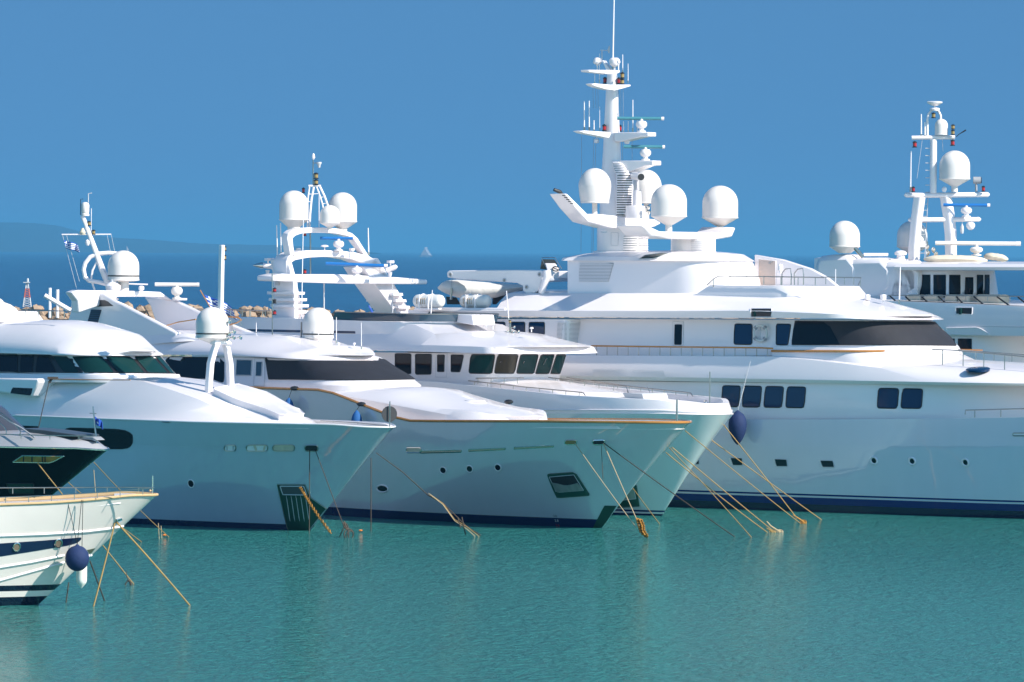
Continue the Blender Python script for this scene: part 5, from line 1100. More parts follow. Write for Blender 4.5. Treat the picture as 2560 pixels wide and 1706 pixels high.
G.lathepx('camera_ball', T13((1392, 0))[0][0], 0, [(r/3.266, T13((0, y))[0][1]) for r, y in ((8, 1162), (26, 1152), (34, 1138), (37, 1128), (37, 1115), (28, 1102), (12, 1097))], WHITE, Y=YG-.3)
G.lathepx('loudhailer', T13((1323, 0))[0][0], 0, [(r/3.266, T13((0, y))[0][1]) for r, y in ((10, 1190), (16, 1165), (14, 1135), (3, 1110), (3, 1095))], LGREY, Y=YG-.3)
mb = MB(); k = YG/FPX; A = G.yy(*T13((1415, 755))[0], YG); B_ = G.yy(*T13((1475, 755))[0], YG); mb.tube([A, B_], 9*k, 14, 0).tube([B_, B_+(B_-A).normalized()*.05], 7.5*k, 14, 1)
mb.tube([G.yy(*a, YG) for a in T13((1440, 850), (1438, 780))], 3*k, 8, 0); mb.build('searchlight', [GREYP, BLACK], G.root)
G.lathepx('camera_ball', T13((1178, 0))[0][0], 0, [(r/3.266, T13((0, y))[0][1]) for r, y in ((14, 852), (14, 845), (20, 835), (20, 820), (10, 808))], WHITE, Y=YG-.4)
G.antenna(T13((902, 0))[0][0], T13((0, 515))[0][1], T13((0, 850))[0][1], Y=YG, r=1.8, xt=T13((907, 0))[0][0]); G.antenna(T13((990, 0))[0][0], T13((0, 215))[0][1], T13((0, 400))[0][1], Y=YG, r=2.0); G.antenna(T13((1020, 0))[0][0], T13((0, 280))[0][1], T13((0, 400))[0][1], Y=YG, r=2.4)
G.poley('wind_vane', T13((1275, 400), (1300, 378), (1355, 345)), [1, 1, 2], BLACK, Y=YG)
mb = MB(); k = YG/FPX
for x0, x1 in ((1003, 975), (1045, 1018)): mb.tube([G.yy(*T13((x0+60 if 0 else x0, 900))[0], YG+.3), G.yy(*T13((x1, 1400))[0], YG+.3)], 1.0*k, 6)
for i in range(9):
    y = 950+i*50; x0 = 1003-28*(y-900)/500; mb.tube([G.yy(*a, YG+.3) for a in T13((x0, y), (x0+42, y))], .9*k, 6)
mb.build('ladder', LGREY, G.root); mb = MB()
for i in range(7): mb.tube([G.yy(*a, YG) for a in T13((1024, 494+i*60), (1058, 494+i*60))], 1.2*k, 6)
mb.build('mast_rungs', LGREY, G.root)
for a, b_ in (((1000, 410), (955, 740)), ((1162, 420), (1168, 520))): G.poley('halyard', T13(a, b_), .5, LGREY, Y=YG)
for x, y in ((1090, 1325), (1110, 1360), (1040, 1300), (1045, 1350)): G.lathepx('horn', T13((x, 0))[0][0], 0, [(1.5, T13((0, y+22))[0][1]), (5, T13((0, y+6))[0][1]), (5.5, T13((0, y-12))[0][1]), (2, T13((0, y-22))[0][1])], CHROME, Y=YG-1)
G.poley('horn_bracket', T13((1040, 1255), (1035, 1400)), 2, STEEL, Y=YG-1)

# ================================================================== boat B: black hulled sport yacht, near left
hmB = hull_mat('black_hull', (.004, .009, .012), [], rough=.08, cior=1.18, bior=1.1)
Bb = Boat('motor_yacht', 'dark sport yacht with a glossy black hull and grey deck at the left edge', 0, 0, 36, X=-24.6, Y=287)
hB, topB = Bb.hull([(-560, 1110), (-200, 1112), (0, 1119), (150, 1124), (272, 1126)], 2.7, 9, 1.8, (2.1, 10, 1.3), hmB, drop=.02, inset=.03, fl=1.2)
Bb.capline('rub_rail', topB, .045, CHROME)
dk, _ = Bb.layer('deck_moulding', [([(-560, 1110), (-200, 1112), (0, 1119), (150, 1124), (271, 1126)], 2.66, 9, 1.8), ([(-560, 1080), (0, 1090), (80, 1096), (150, 1101), (220, 1103), (245, 1105)], 2.35, 8, 1.8)], m=mat('grey_deck', (.36, .36, .38), .35, coat=.5), camber=.25, bevel=.06)
scr = Bb.layer('windscreen', [([(-560, 1085), (-100, 1088), (0, 1090), (86, 1098)], 1.7, 4.5, 1.9), ([(-560, 1000), (-80, 1010), (0, 1040), (30, 1050)], 1.3, 4, 1.9)], m=mat('grey_screen', (.05, .055, .07), .12, ior=1.6), camber=.2, bevel=.03)
Bb.layer('hard_top', [([(-560, 1000), (-60, 1010)], 1.4, 2, 2), ([(-560, 985), (-70, 1000)], 1.3, 2, 2)], camber=.2)
for q in (((-120, 770), (0, 800), (45, 845), (60, 880), (55, 925)), ((0, 700), (110, 790), (170, 850), (190, 880), (178, 930)), ((0, 730), (90, 790), (200, 850), (320, 935))):
    Bb.pole('handrail', [(*a, -1.6) for a in T2(*q)], 1.4 if q[0][1] != 730 else 2.2, STEEL if q[0][1] != 730 else GREYP)
Bb.rail([(*a, -1.9) for a in T2((-200, 905), (0, 905), (400, 915), (860, 923))], drop=10, n=4, r=1.1)
Bb.rail([(*a, 1.6) for a in T2((200, 860), (500, 880), (740, 912), (760, 893), (910, 918))], drop=8, n=4, r=1.1)
Bb.slabv('deck_hatch', T2((200, 850), (400, 868), (700, 910), (700, 930), (330, 928)), -.8, .8, m=mat('hatch_grey', (.05, .06, .07), .3), bevel=.03)
Bb.slabv('windlass', T2((690, 950), (715, 925), (850, 928), (890, 960)), -.3, .3, m=GREYP, bevel=.03)
Bb.pole('jackstaff', [(*a, 0) for a in T2((888, 985), (870, 800), (855, 650))], [2.4, 2.2, 1.8], STEEL); Bb.pole('jackstaff_arm', [(*a, 0) for a in T2((825, 712), (885, 715))], 1, STEEL)
GOLDLIT = mat('painted_gold_light', (.40, .24, .06), .4, metal=.2, bump=(.05, 4), var=(.8, 3))  # gold light from the interior painted into the pane colour
Bb.patch(hB, T2((118, 1160), (205, 1100), (588, 1104), (470, 1166)), m=GOLDLIT, name='hull_window', rim=.03, rimm=CHROME, off=.015)
for x in (212, 290, 385, 410): Bb.patch(hB, T2((x, 1104), (x+12, 1104), (x+12, 1160), (x, 1160)), m=BLACK, name='window_bar', rim=0, off=.03, cols=2)
Bb.patch(hB, T2((60, 1355), (310, 1355), (310, 1450), (90, 1450)), m=mat('dark_green_window', (.01, .03, .025), .1), name='hull_window', rim=.03, rimm=BLACK, off=.015)

# ================================================================== boat A: nearest, lower left
hmA = hull_mat('cream_white_hull', (.86, .77, .71), [(.36, (.004, .009, .028)), (.60, (.86, .77, .71)), (.84, (.004, .009, .028))], cior=1.35)
Aa = Boat('motor_yacht', 'cream white boat with a navy stripe, and pale wooden rail at the lower left', 96, 1512, -8)
hA, topA = Aa.hull([(-640, 1285), (0, 1263.5), (130, 1259), (250, 1251), (340, 1242), (393, 1238.5)], 2.75, 7, 1.9, (2.35, 8, 1.35), hmA, drop=.28, inset=.16, fl=1.5, lev=(0, .08, .16, .24, .33, .42, .5, .56, .565, .62, .7, .8, .9, 1))
Aa.capline('cap_rail', topA, .06, PINE, dz=.02)
Aa.capline('inner_rail', [Vector((p.x-.25, p.y*.93, p.z-.03)) for p in topA], .05, PINE)
def strake(pts, r=.035, m=WHITE, name='spray_rail'):
    P = [Aa.hit(Aa.bvh[hA.name], *a) for a in pts]; P = [q[0]+q[1]*.01 for q in P if q]
    if len(P) > 1: MB().tube(P, r, 6).build(name, m, hA)
def dens(pts, n=8):
    o = []
    for a, b_ in zip(pts, pts[1:]): o += [(a[0]+(b_[0]-a[0])*i/n, a[1]+(b_[1]-a[1])*i/n) for i in range(n)]
    return o+[pts[-1]]
for q in (((-300, 672), (0, 662), (400, 646), (800, 620), (1010, 594), (1170, 565)), ((-300, 990), (0, 950), (300, 900), (590, 840)), ((-300, 1130), (0, 1070), (300, 985), (590, 905)), ((700, 870), (860, 835), (945, 800))):
    strake(dens(T3(*q)), .05, m=WHITE)
Aa.patch(hA, T3((-600, 770), (0, 732), (400, 705), (745, 676), (750, 690), (720, 720), (650, 745), (300, 805), (0, 852), (-600, 930)), m=NAVY, name='navy_stripe', rim=0, off=.012, cols=30)
for x, y in ((153, 762), (537, 728)): Aa.patch(hA, ellipse(*T3((x, y))[0], 8.5, 10.5, 25), m=mat('porthole_interior', (.22, .17, .12), .3) if x == 153 else MATS['porthole_interior'], name='porthole', rim=.028, rimm=CHROME, off=.03)
Aa.patch(hA, T3((1065, 505), (1112, 494), (1115, 512), (1080, 532)), m=CHROME, name='fairlead', rim=.02, off=.05)
Aa.patch(hA, T3((800, 792), (875, 775), (825, 838)), m=mat('dark_olive', (.10, .12, .08), .4), name='olive_triangle', rim=0, off=.01, cols=6)  # flat dark olive triangle laid on the bow
Aa.rail([(*a, -2.2) for a in T3((-900, 330), (0, 308), (500, 290), (1000, 258), (1260, 235), (1418, 221))], drop=14.5, n=11, r=1.1)
Aa.rail([(*a, 2.2) for a in T3((-900, 222), (0, 220), (700, 217), (1100, 217), (1360, 218), (1418, 221))], drop=15, n=8, r=1.1)
Aa.pole('jackstaff', [(*a, 0) for a in T3((1404, 275), (1405, 110))], 1.6, CHROME)
Aa.slabv('bollard', T3((1370, 240), (1390, 236), (1395, 255), (1375, 258)), -.1, .1, m=PINE)

# ================================================================== loose things
def rope(p0, p1, Y0, label, m=ROPE, r=1.3, sag=.02, Y1=None, mid=None, cat='rope', group='mooring ropes', name='mooring_rope', n=14):
    """from a point on a boat at distance Y0 down to the water at photo point p1"""
    A = wp(*p0, Y0); Y1 = depth_w(*p1) if Y1 is None else Y1; B = wp(*p1, Y1); 
    if p1[1] > HOR: B.z -= .25
    pts = []
    for i in range(n+1):
        t = i/n; q = A.lerp(B, t); q.z -= sag*(B-A).length*4*t*(1-t)*.25*1.2; pts.append(q)
    mb = MB().tube(pts, r*Y0/FPX, 6)
    return thing_mesh(name, mb, m, label, cat, group)
def yat(b, px, py, v): return b.world(b.p(px, py, v)).y
def kf(f, a): return f(a)[0]
def ysurf(b, host, px, py, d=.1):
    h = b.hit(b.bvh[host.name], px, py)
    return b.world(h[0]+h[1]*d).y if h else b.Y0-1
# boat A
ya = ysurf(Aa, hA, *kf(T3, (1070, 540)))
rope(kf(T3, (1060, 525)), kf(T3, (845, 1310)), ya, 'thick yellow rope dropping almost straight down from the cream boat bow', r=2.0, sag=.05)
rope(kf(T3, (1070, 535)), kf(T3, (1790, 1300)), ya, 'thick yellow rope slanting right from the cream boat bow, the rope nearest the viewer', r=2.0, sag=-.03)
rope(kf(T3, (828, 895)), kf(T3, (980, 1255)), ya+2, 'dark rope slanting from under the cream boat bow just right of the ball fender', m=DROPE, r=1.8, sag=0)
rope(kf(T3, (632, 1090)), kf(T3, (600, 1280)), ya+2, 'short dark rope hanging below the cream boat hull', m=DROPE, r=1.6, sag=0)
# boat B
yb_ = ysurf(Bb, hB, *kf(T2, (345, 1172)))
rope(kf(T2, (345, 1170)), kf(T3, (1390, 1255)), yb_, 'thin yellow rope from black yacht hull opening passing behind the cream boat', r=1.5, sag=.0, Y1=276)
rope(kf(T2, (430, 1170)), kf(T3, (1340, 700)), yb_, 'yellow rope from the right end of black yacht hull opening to the water', r=1.3, sag=.01)
rope(kf(T2, (866, 1165)), kf(T3, (1585, 655)), 288, 'yellow rope leaving the stem of the black yacht to the water', r=1.3, sag=.01)
rope(kf(T3, (862, 55)), kf(T3, (882, 262)), 287.6, 'thin tan rope hanging straight down before the black yacht bow', m=ROPEW, r=.9, sag=0, Y1=287.5)
rope(kf(T2, (345, 1190)), kf(T2, (275, 1400)), yb_-.1, 'dark thin rope hanging on the black hull', m=DROPE, r=.8, sag=0, Y1=yb_-.6) if 0 else None
# weed-covered hanging loop by boat A's rope
Yl = 276
P = [wp(*a, Yl) for a in T3((1160, 985), (1165, 1040), (1180, 1070), (1155, 1100), (1148, 1150), (1155, 1275))]
P2 = [wp(*a, Yl) for a in T3((1175, 1065), (1200, 1090), (1205, 1125), (1190, 1140))]
k = Yl/FPX; mb = MB().tube(P, [.8*k, .9*k, 1.5*k, 2*k, 2.4*k, 2.6*k], 7).tube(P2, [2*k, 3.2*k, 3.6*k, 1.5*k], 7)
thing_mesh('rope_tail', mb, DROPE, 'dark knotted rope tail hanging from the rope behind the cream boat into the water', 'rope')
# yacht C
yc = ysurf(C, hC, *kf(T6, (935, 405)))
rope(kf(T6, (922, 420)), kf(T6, (918, 1095)), yc, 'dark rope hanging straight down across the anchor plate of the long-foredeck yacht', m=DROPE, r=1.2, sag=0, Y1=yc-.6)
rope(kf(T6, (970, 425)), kf(T6, (1212, 1030)), yc, 'dark thin rope slanting from the black fairlead to a knotted loop', m=DROPE, r=1.0, sag=.0, Y1=yc-5)
Yk = yc-5; k = Yk/FPX
mb = MB()
for cx, cy, rx, ry, t in ((1250, 1130, 40, 45, 0), (1258, 1140, 28, 40, 20), (1225, 1060, 14, 32, -30)):
    P = [wp(*T6((cx+rx*math.cos(a)*math.cos(R(t))-ry*math.sin(a)*math.sin(R(t)), cy+rx*math.cos(a)*math.sin(R(t))+ry*math.sin(a)*math.cos(R(t))))[0], Yk+.2*math.cos(a)) for a in [2*math.pi*i/16 for i in range(17)]]
    mb.tube(P, 1.5*k, 6)
mb.tube([wp(*a, Yk) for a in T6((1210, 1020), (1222, 1060), (1245, 1100), (1250, 1175))], [2.2*k, 2.8*k, 2.2*k, 1.5*k], 7).tube([wp(*a, Yk) for a in T6((1215, 1060), (1170, 1155))], 1.4*k, 6)
thing_mesh('rope_knot', mb, DROPE, 'dark tangled rope loop at the water between the two middle-left bows', 'rope')
def chain(pts, Y0, Y1, r, label, m=GOLDCH, n=20):
    W = []; 
    for i in range(n+1):
        t = i/n*(len(pts)-1); j = min(int(t), len(pts)-2); f = t-j
        x = pts[j][0]*(1-f)+pts[j+1][0]*f; y = pts[j][1]*(1-f)+pts[j+1][1]*f; W.append(wp(x, y, Y0+(Y1-Y0)*i/n))
    mb = MB(); k = Y0/FPX
    for i in range(n):
        a, b_ = W[i], W[i+1]; d = (b_-a); L_ = d.length*.72; d.normalize(); s_ = d.orthogonal().normalized()
        if i % 2: s_ = d.cross(s_).normalized()
        c = (a+b_)/2; loop = [c+d*L_*math.cos(t)+s_*r*1.7*k*math.sin(t) for t in [2*math.pi*q/10 for q in range(11)]]
        mb.tube(loop, r*.62*k, 5)
    return thing_mesh('anchor_chain', mb, m, label, 'chain')
chain(T6((840, 735), (880, 800), (930, 880), (1010, 1000), (1100, 1120)), yc-.3, yc-4, 1.9, 'rusty yellow anchor chain running from the green anchor plate into the water', n=36)
ys = C.Y0-.5
rope(kf(T6, (1437, 488)), kf(T6, (1437, 1112)), ys, 'straight dark rope hanging vertically between the two middle-left bows', m=DROPE, r=1.2, sag=0, Y1=ys)
# bundle from C's port bow
Y0_ = C.world(C.p(*kf(T6, (1480, 445)), 1)).y; Y1_ = depth_w(*T6((2353, 1140))[0])-1
P = [wp(*a, Y0_+(Y1_-Y0_)*i/6) for i, a in enumerate(T6((1480, 445), (1700, 615), (1920, 795), (2040, 870), (2140, 975), (2240, 1055), (2360, 1140)))]
k = Y0_/FPX
for j, (dx, m_, lb) in enumerate(((0, DROPE, 'brown rope from the left stem slanting across the teak trimmed hull'), (1, ROPE, 'yellow rope twisted round the brown rope before the teak trimmed hull'), (2, ROPEW, 'pale rope strand lowest in the bundle before the teak trimmed hull'))):
    Q = P if j == 0 else P[2:]; Q = [q+Vector((0, -.05*j, (-.12*j if i > 1 else 0)+.07*math.sin(i*2.1+j))) for i, q in enumerate(Q)]
    thing_mesh('mooring_rope', MB().tube(Q, [1.0*k]+[(1.3 if j == 0 else 1.0)*k]*(len(Q)-1), 6), m_, lb, 'rope', 'mooring ropes')
for a, b_ in (((1920, 800), (1950, 815)), ((2165, 985), (2190, 1075)), ((2200, 985), (2232, 1135))):
    thing_mesh('rope_end', MB().tube([wp(*q, Y1_+.5) for q in T6(a, b_)], 1.6*k, 6), DROPE, {1920: 'knot holding the rope bundle where it thickens', 2165: 'short loose rope end, the left of two hanging from the rope bundle', 2200: 'longer loose rope end, the right of two hanging from the rope bundle'}[a[0]], 'rope')
# yacht D
yd = ysurf(Dn, hD, *kf(T8, (1040, 580))); yd2 = ysurf(Dn, hD, *kf(T8, (1255, 580)))
rope(kf(T8, (1042, 580)), kf(T8, (1520, 1200)), yd, 'pale rope from the left bow fairlead of the teak trimmed yacht to the gold chain', m=ROPEW, r=1.2, sag=.015, Y1=yd-8)
rope(kf(T8, (1265, 585)), kf(T8, (1545, 1185)), yd2, 'pale rope from the right bow fairlead of the teak trimmed yacht to the gold chain', m=ROPEW, r=1.2, sag=.01, Y1=yd-8.3)
chain(T8((1530, 1170), (1548, 1230), (1560, 1270), (1605, 1305)), yd-8, yd-8.5, 3.2, 'gold chain cluster where two pale ropes meet the water', n=16)
chain(T8((1550, 1175), (1570, 1220), (1572, 1262), (1598, 1300)), yd-8.1, yd-8.6, 3.0, 'second strand of gold chain at the foot of the pale ropes', n=14)
rope(kf(T8, (1272, 585)), kf(T8, (2340, 1310)), yd2, 'long dark rope slanting far right from the bow of the teak trimmed yacht', m=DROPE, r=1.3, sag=.015)
rope(kf(T8, (1248, 600)), kf(T8, (1262, 822)), yd2-.05, 'thin dark rope end dangling on the bow under the right fairlead', m=DROPE, r=.8, sag=0, Y1=yd2-.7)
def from_port(b, p0, p1, label, m=ROPE, r=1.2, sag=.01): return rope(p0, p1, yat(b, *p0, 1.0), label, m, r, sag)
from_port(Dn, kf(T15, (38, 650)), kf(T15, (738, 1168)), 'yellow rope sagging from low on the teak yacht stem to a rusty shackle', m=ROPE, sag=.04)
from_port(Dn, kf(T15, (60, 620)), kf(T15, (620, 1200)), 'yellow rope crossing the others from the teak yacht stem, ending leftmost of them', m=ROPE, sag=-.02)
from_port(Dn, kf(T15, (75, 615)), kf(T15, (782, 1168)), 'upper yellow rope from the teak yacht stem ending in a pale knot', m=ROPE)
from_port(Dn, kf(T15, (163, 510)), kf(T15, (945, 1108)), 'yellow rope from just below the teak cap rail tip to the orange knot', m=ROPE)
from_port(Dn, kf(T8, (1495, 935)), kf(T8, (1725, 1205)), 'short yellow rope from low on the teak yacht stem, leftmost of its port ropes', m=ROPE)
from_port(E, kf(T15, (325, 565)), kf(T15, (1085, 1085)), 'yellow rope from the arch yacht stem reaching farthest right', m=ROPE)
from_port(E, kf(T15, (410, 470)), kf(T15, (905, 1072)), 'steep yellow rope from under the arch yacht bow tip, passing before the navy fender', m=ROPE, sag=-.015)
for q, m_, lb in ((((860, 1055), (900, 1080), (945, 1112)), GOLDCH, 'orange rope knot at the water, rightmost of the knots'), (((690, 1095), (715, 1125), (760, 1155), (785, 1168)), ROPEW, 'pale knotted rope eye near the water with an orange ring'), (((688, 1140), (715, 1155), (735, 1168)), ROPE, 'yellow knot just left of the pale rope eye')):
    Yq = depth_w(*T15(q[-1])[0])+.3; P = [wp(*a, Yq) for a in T15(*q)]; k = Yq/FPX; mb = MB().tube(P, [1.2*k]+[2.0*k]*(len(P)-2)+[1.4*k], 7)
    c = P[-2].lerp(P[-1], .6); 
    for t0 in (0, 1.0): mb.tube([c+Vector((.16*math.cos(t+t0), .1*math.sin(t), .09*math.sin(t))) for t in [2*math.pi*i/12 for i in range(13)]], 1.3*k, 6)
    thing_mesh('rope_knot', mb, m_, lb, 'rope')
rope(kf(T3, (1455, 545)), kf(T3, (1465, 660)), 320, 'short tan rope end, the left of two under the long yellow rope', m=ROPEW, r=.9, sag=0, Y1=320)
rope(kf(T3, (1480, 570)), kf(T3, (1490, 662)), 320, 'short tan rope end, the right of two under the long yellow rope', m=ROPEW, r=.9, sag=0, Y1=320)

# fenders
def fender(name, prof, px, py, Y, m, label, tops, ropem=BLACK):
    """prof (radius px, row); rope up to tops"""
    k = Y/FPX; c = wp(px, prof[0][1], Y)
    root = bpy.data.objects.new(name, None); col.objects.link(root); root.location = c; tag(root, label, 'fender')
    MB().lathe((0, 0, 0), [(r*k, -(y-prof[0][1])*k) for r, y in prof], 28).build('fender_body', m, root)
    for t in tops: MB().tube([Vector((0, 0, -(prof[-1][1]-prof[0][1])*k)), wp(*t[:2], t[2] if len(t) > 2 else Y)-c], .8*k, 6).build('lanyard', ropem, root)
    return root
yar = ysurf(Aa, hA, *kf(T3, (700, 380)))-.12
yfn = ysurf(Aa, hA, *kf(T3, (680, 800)))-.75
def tprof(T, *p): return [(r, T((0, y))[0][1]) for r, y in p]
k3 = 3.677
r_ = 111
fender('ball_fender', [(r_/k3*math.sin(t), T3((0, 868-(-120)*math.cos(t)))[0][1]) for t in [R(x) for x in (2, 15, 30, 45, 60, 75, 90, 105, 120, 135, 150)]]+tprof(T3, (20/k3, 752), (8/k3, 738)), T3((709, 0))[0][0], 0, yfn, NAVYC, 'round navy ball fender hanging on the cream boat', [(*kf(T3, (620, 340)), yar), (*kf(T3, (750, 332)), yar)])
fender('cylinder_fender', [(a/k3, T3((0, y))[0][1]) for a, y in ((3, 1144), (15, 1128), (36, 1105), (47, 1085), (49, 1060), (49, 960), (46, 900), (30, 870), (8, 860))], T3((750, 0))[0][0], 0, yfn+.7, mat('white_vinyl', (.74, .74, .68), .4), 'white cylindrical fender half hidden behind the navy ball fender', [(*kf(T3, (762, 332)), yar)])
yf2 = ysurf(F, hF, *kf(T15, (520, 500)))-.8; k5 = 2.586
fender('pointed_fender', [(a/k5, T15((0, y))[0][1]) for a, y in ((2, 602), (14, 592), (34, 565), (50, 530), (58, 495), (60, 465), (54, 430), (40, 405), (20, 390), (4, 378))], T15((501, 0))[0][0], 0, yf2, NAVYC, 'large navy pointed fender hanging on the largest yacht beside the arch yacht bow', [kf(T15, (545, 225)), kf(T15, (585, 60))], LGREY)
k5 = 3.361
for cx, y0, y1, tx, ty, lb in ((1082, 990, 1130, 1115, 905, 'small blue fender hanging from the orange rail, the left one under the deckhouse window cover'), (1652, 1095, 1235, 1690, 1035, 'small blue fender hanging from the orange rail just left of the black disc')):
    yf = yat(Dn, *kf(T5, (cx, y0+50)), -4.25); h = y1-y0
    fender('teardrop_fender', [(a/k5, T5((0, y0+h*f))[0][1]) for a, f in ((4, 1.1), (30, 1.05), (44, .9), (47, .7), (44, .5), (34, .28), (20, .12), (8, .03), (3, 0))], T5((cx, 0))[0][0], 0, yf, BLUEC, lb, [(*kf(T5, (tx, ty)), yat(Dn, *kf(T5, (tx, ty)), -3.95)-.15)])
for x, y, b, v, lb in ((1132, 912, Dn, -3.95, 'black knot on the orange rail above the left blue fender'), (1692, 1045, Dn, -3.95, 'black knot on the orange rail above the right blue fender')):
    q = wp(*kf(T5, (x, y)), yat(b, *kf(T5, (x, y)), v)-.1); thing_mesh('rope_knot', MB().sphere(q, .16, 10, sc=(1.6, 1, .8)), BLACK, lb, 'rope')
q = wp(*kf(T8, (532, 263)), yat(Dn, *kf(T8, (532, 263)), 3.9)-.1); thing_mesh('rope_knot', MB().sphere(q, .16, 10, sc=(1.6, 1, .8)), BLACK, 'black knot on the far orange rail beyond the foredeck trunk', 'rope')
yq = yat(C, *kf(T2, (400, 700)), -4.4)
a = MB().tube([wp(*p, yq) for p in T2((350, 862), (400, 640), (450, 430))], 1.1*yq/FPX, 6).box(wp(*kf(T2, (485, 388)), yq), (.55, .3, .12)); a.tube([wp(*p, yq) for p in T2((450, 432), (475, 395))], 3.2*yq/FPX, 6)
thing_mesh('boarding_line', a, DROPE, 'black line hanging from the rail of the long-foredeck yacht to its hull window', 'rope')
# day shape disc on C's jackstaff
c = wp(*kf(T5, (1927, 1128)), yat(C, *kf(T5, (1930, 1128)), 0)+.15); k = c.y/FPX
thing_mesh('black_disc', MB().lathe(c, [(.1, -.03), (1.0*14.5*k*1.38, -.03), (14.5*k*1.38, .03), (.1, .03)], 32, axis=(.35, -.94, 0)), mat('disc_black', (.03, .03, .035), .6), 'black round disc fixed to the bow staff of the long-foredeck yacht', 'day shape')

# lifebuoy on F
c = wp(*kf(T12, (438, 620)), ysurf(F, F4, *kf(T12, (438, 640)))-.18); root = bpy.data.objects.new('lifebuoy', None); col.objects.link(root); root.location = c; tag(root, 'white lifebuoy hanging between two bridge windows of the largest yacht', 'lifebuoy')
nrm = Vector((-math.sin(R(35)), -math.cos(R(35)), 0)); xa = Vector((math.cos(R(35)), -math.sin(R(35)), 0)); za = Vector((0, 0, 1))
rr = 56/2.905*c.y/FPX
MB().tube([xa*rr*math.cos(t)+za*rr*math.sin(t) for t in [2*math.pi*i/28 for i in range(29)]], rr*.17, 10).build('buoy_ring', mat('buoy_white', (.62, .62, .60), .5), root)
mb = MB()
for t in (.8, 2.35, 3.9, 5.5): mb.tube([(xa*math.cos(t)+za*math.sin(t))*rr*.8, (xa*math.cos(t)+za*math.sin(t))*rr*1.2+nrm*.02], rr*.22, 10)
mb.build('grip_band', GREYP, root)
mb = MB().tube([za*rr*.8, -za*rr*.8], .02, 6).tube([xa*rr*.3+za*rr*.4, -xa*rr*.3+za*rr*.4], .02, 6); mb.build('buoy_bracket', LGREY, root)

# tender under a canvas cover, below the crane
yt = yat(F, *kf(T7, (700, 380)), -1.2)
top = T7((205, 365), (260, 310), (320, 285), (450, 275), (620, 290), (760, 300), (900, 312), (1050, 318), (1185, 330))
bot = T7((205, 375), (240, 410), (300, 440), (400, 480), (540, 500), (700, 505), (880, 480), (1000, 440), (1185, 390))
mb = MB(); vs = []; n = 14; rnd = random.Random(8)
for i, (a, b_) in enumerate(zip(top, bot)):
    A, B_ = wp(*a, yt), wp(*b_, yt); c = (A+B_)/2; h = max(.05, (A.z-B_.z)/2)
    w_ = 1.0*min(1, (i+.3)/2.5)
    for j in range(n):
        t = 2*math.pi*j/n; vs.append(c+Vector((0, w_*math.cos(t)*1.05, h*math.sin(t)*(1+rnd.uniform(-.04, .04)))))
mb.add(vs, [(i*n+j, i*n+(j+1) % n, (i+1)*n+(j+1) % n, (i+1)*n+j) for i in range(len(top)-1) for j in range(n)]+[tuple(range(n)), tuple(range((len(top)-1)*n, len(top)*n))])
o = thing_mesh('covered_tender', mb, GREYC, 'tender boat wrapped in a wrinkled grey canvas cover under the crane boom', 'tender', smooth=60)
c0 = Vector(o.location)
MB().add([wp(*a, yt+.4)-c0 for a in T7((300, 470), (420, 480), (470, 560), (310, 560))]+[wp(*a, yt+1.2)-c0 for a in T7((300, 470), (420, 480), (470, 560), (310, 560))], [(0, 1, 2, 3), (7, 6, 5, 4), (0, 4, 5, 1), (1, 5, 6, 2), (2, 6, 7, 3), (3, 7, 4, 0)]).build('chock', BLACK, o)
MB().add([wp(*a, yt+.4)-c0 for a in T7((835, 490), (1185, 375), (1185, 435), (1000, 440), (880, 560), (835, 560))]+[wp(*a, yt+1.2)-c0 for a in T7((835, 490), (1185, 375), (1185, 435), (1000, 440), (880, 560), (835, 560))], [(0, 1, 2, 3, 4, 5), (11, 10, 9, 8, 7, 6)]+[(i, i+6, (i+1) % 6+6, (i+1) % 6) for i in range(6)]).build('chock', mat('chock_dark', (.03, .025, .035), .6), o)

# life raft canisters on their cradles
def raft(x0, x1, yc, rad, label):
    Y = yat(F, *kf(T7, (640, 520)), -4.2); k = Y/FPX/4.612; cx = (x0+x1)/2; c = wp(*kf(T7, (cx, yc)), Y)
    root = bpy.data.objects.new('life_raft', None); col.objects.link(root); root.location = c; tag(root, label, 'life raft', 'life raft canisters on the boat deck')
    ax = Vector((math.cos(R(35)), -math.sin(R(35)), 0)); L_ = (x1-x0)*k/math.cos(R(35)); r = rad*k
    MB().lathe(-ax*L_/2, [(r*.3, 0), (r*.7, r*.1), (r*.93, r*.35), (r, r*.7), (r, L_*.49), (r*1.03, L_*.49), (r*1.03, L_*.51), (r, L_*.51), (r, L_-r*.7), (r*.93, L_-r*.35), (r*.7, L_-r*.1), (r*.3, L_)], 20, axis=ax).build('canister', mat('raft_white', (.66, .65, .62), .45) if 'raft_white' not in MATS else MATS['raft_white'], root)
    side = Vector((ax.y, -ax.x, 0))
    if side.y > 0: side = -side
    for f in (-.2, .12):
        mb = MB(); P = [ax*L_*f+side*(r*1.06)*math.cos(t)+Vector((0, 0, r*1.06*math.sin(t))) for t in [math.pi*i/10 for i in range(-3, 14)]]; mb.tube(P, r*.09, 6)
        mb.tube([ax*L_*f+side*r*1.1+Vector((0, 0, r)), ax*L_*f+side*r*1.1+Vector((0, 0, -r*1.2))], r*.1, 6); mb.build('strap', WHITE, root)
    mb = MB()
    for i in range(5): mb.box(ax*L_*(-.3+i*.07)+side*r*.985, (.05, .03, r*.9))
    mb.build('lashing', mat('raft_tan', (.40, .30, .20), .8) if 'raft_tan' not in MATS else MATS['raft_tan'], root)
    mb = MB().box((0, 0, -r*1.15), (L_*.8, r*.8, r*.3), M=Matrix((ax, Vector((-ax.y, ax.x, 0)), Vector((0, 0, 1)))).transposed()); mb.build('cradle', WHITE, root, bevel=.03)
raft(478, 805, 522, 76, 'white life raft canister in a cradle under the covered tender, the right one of two')
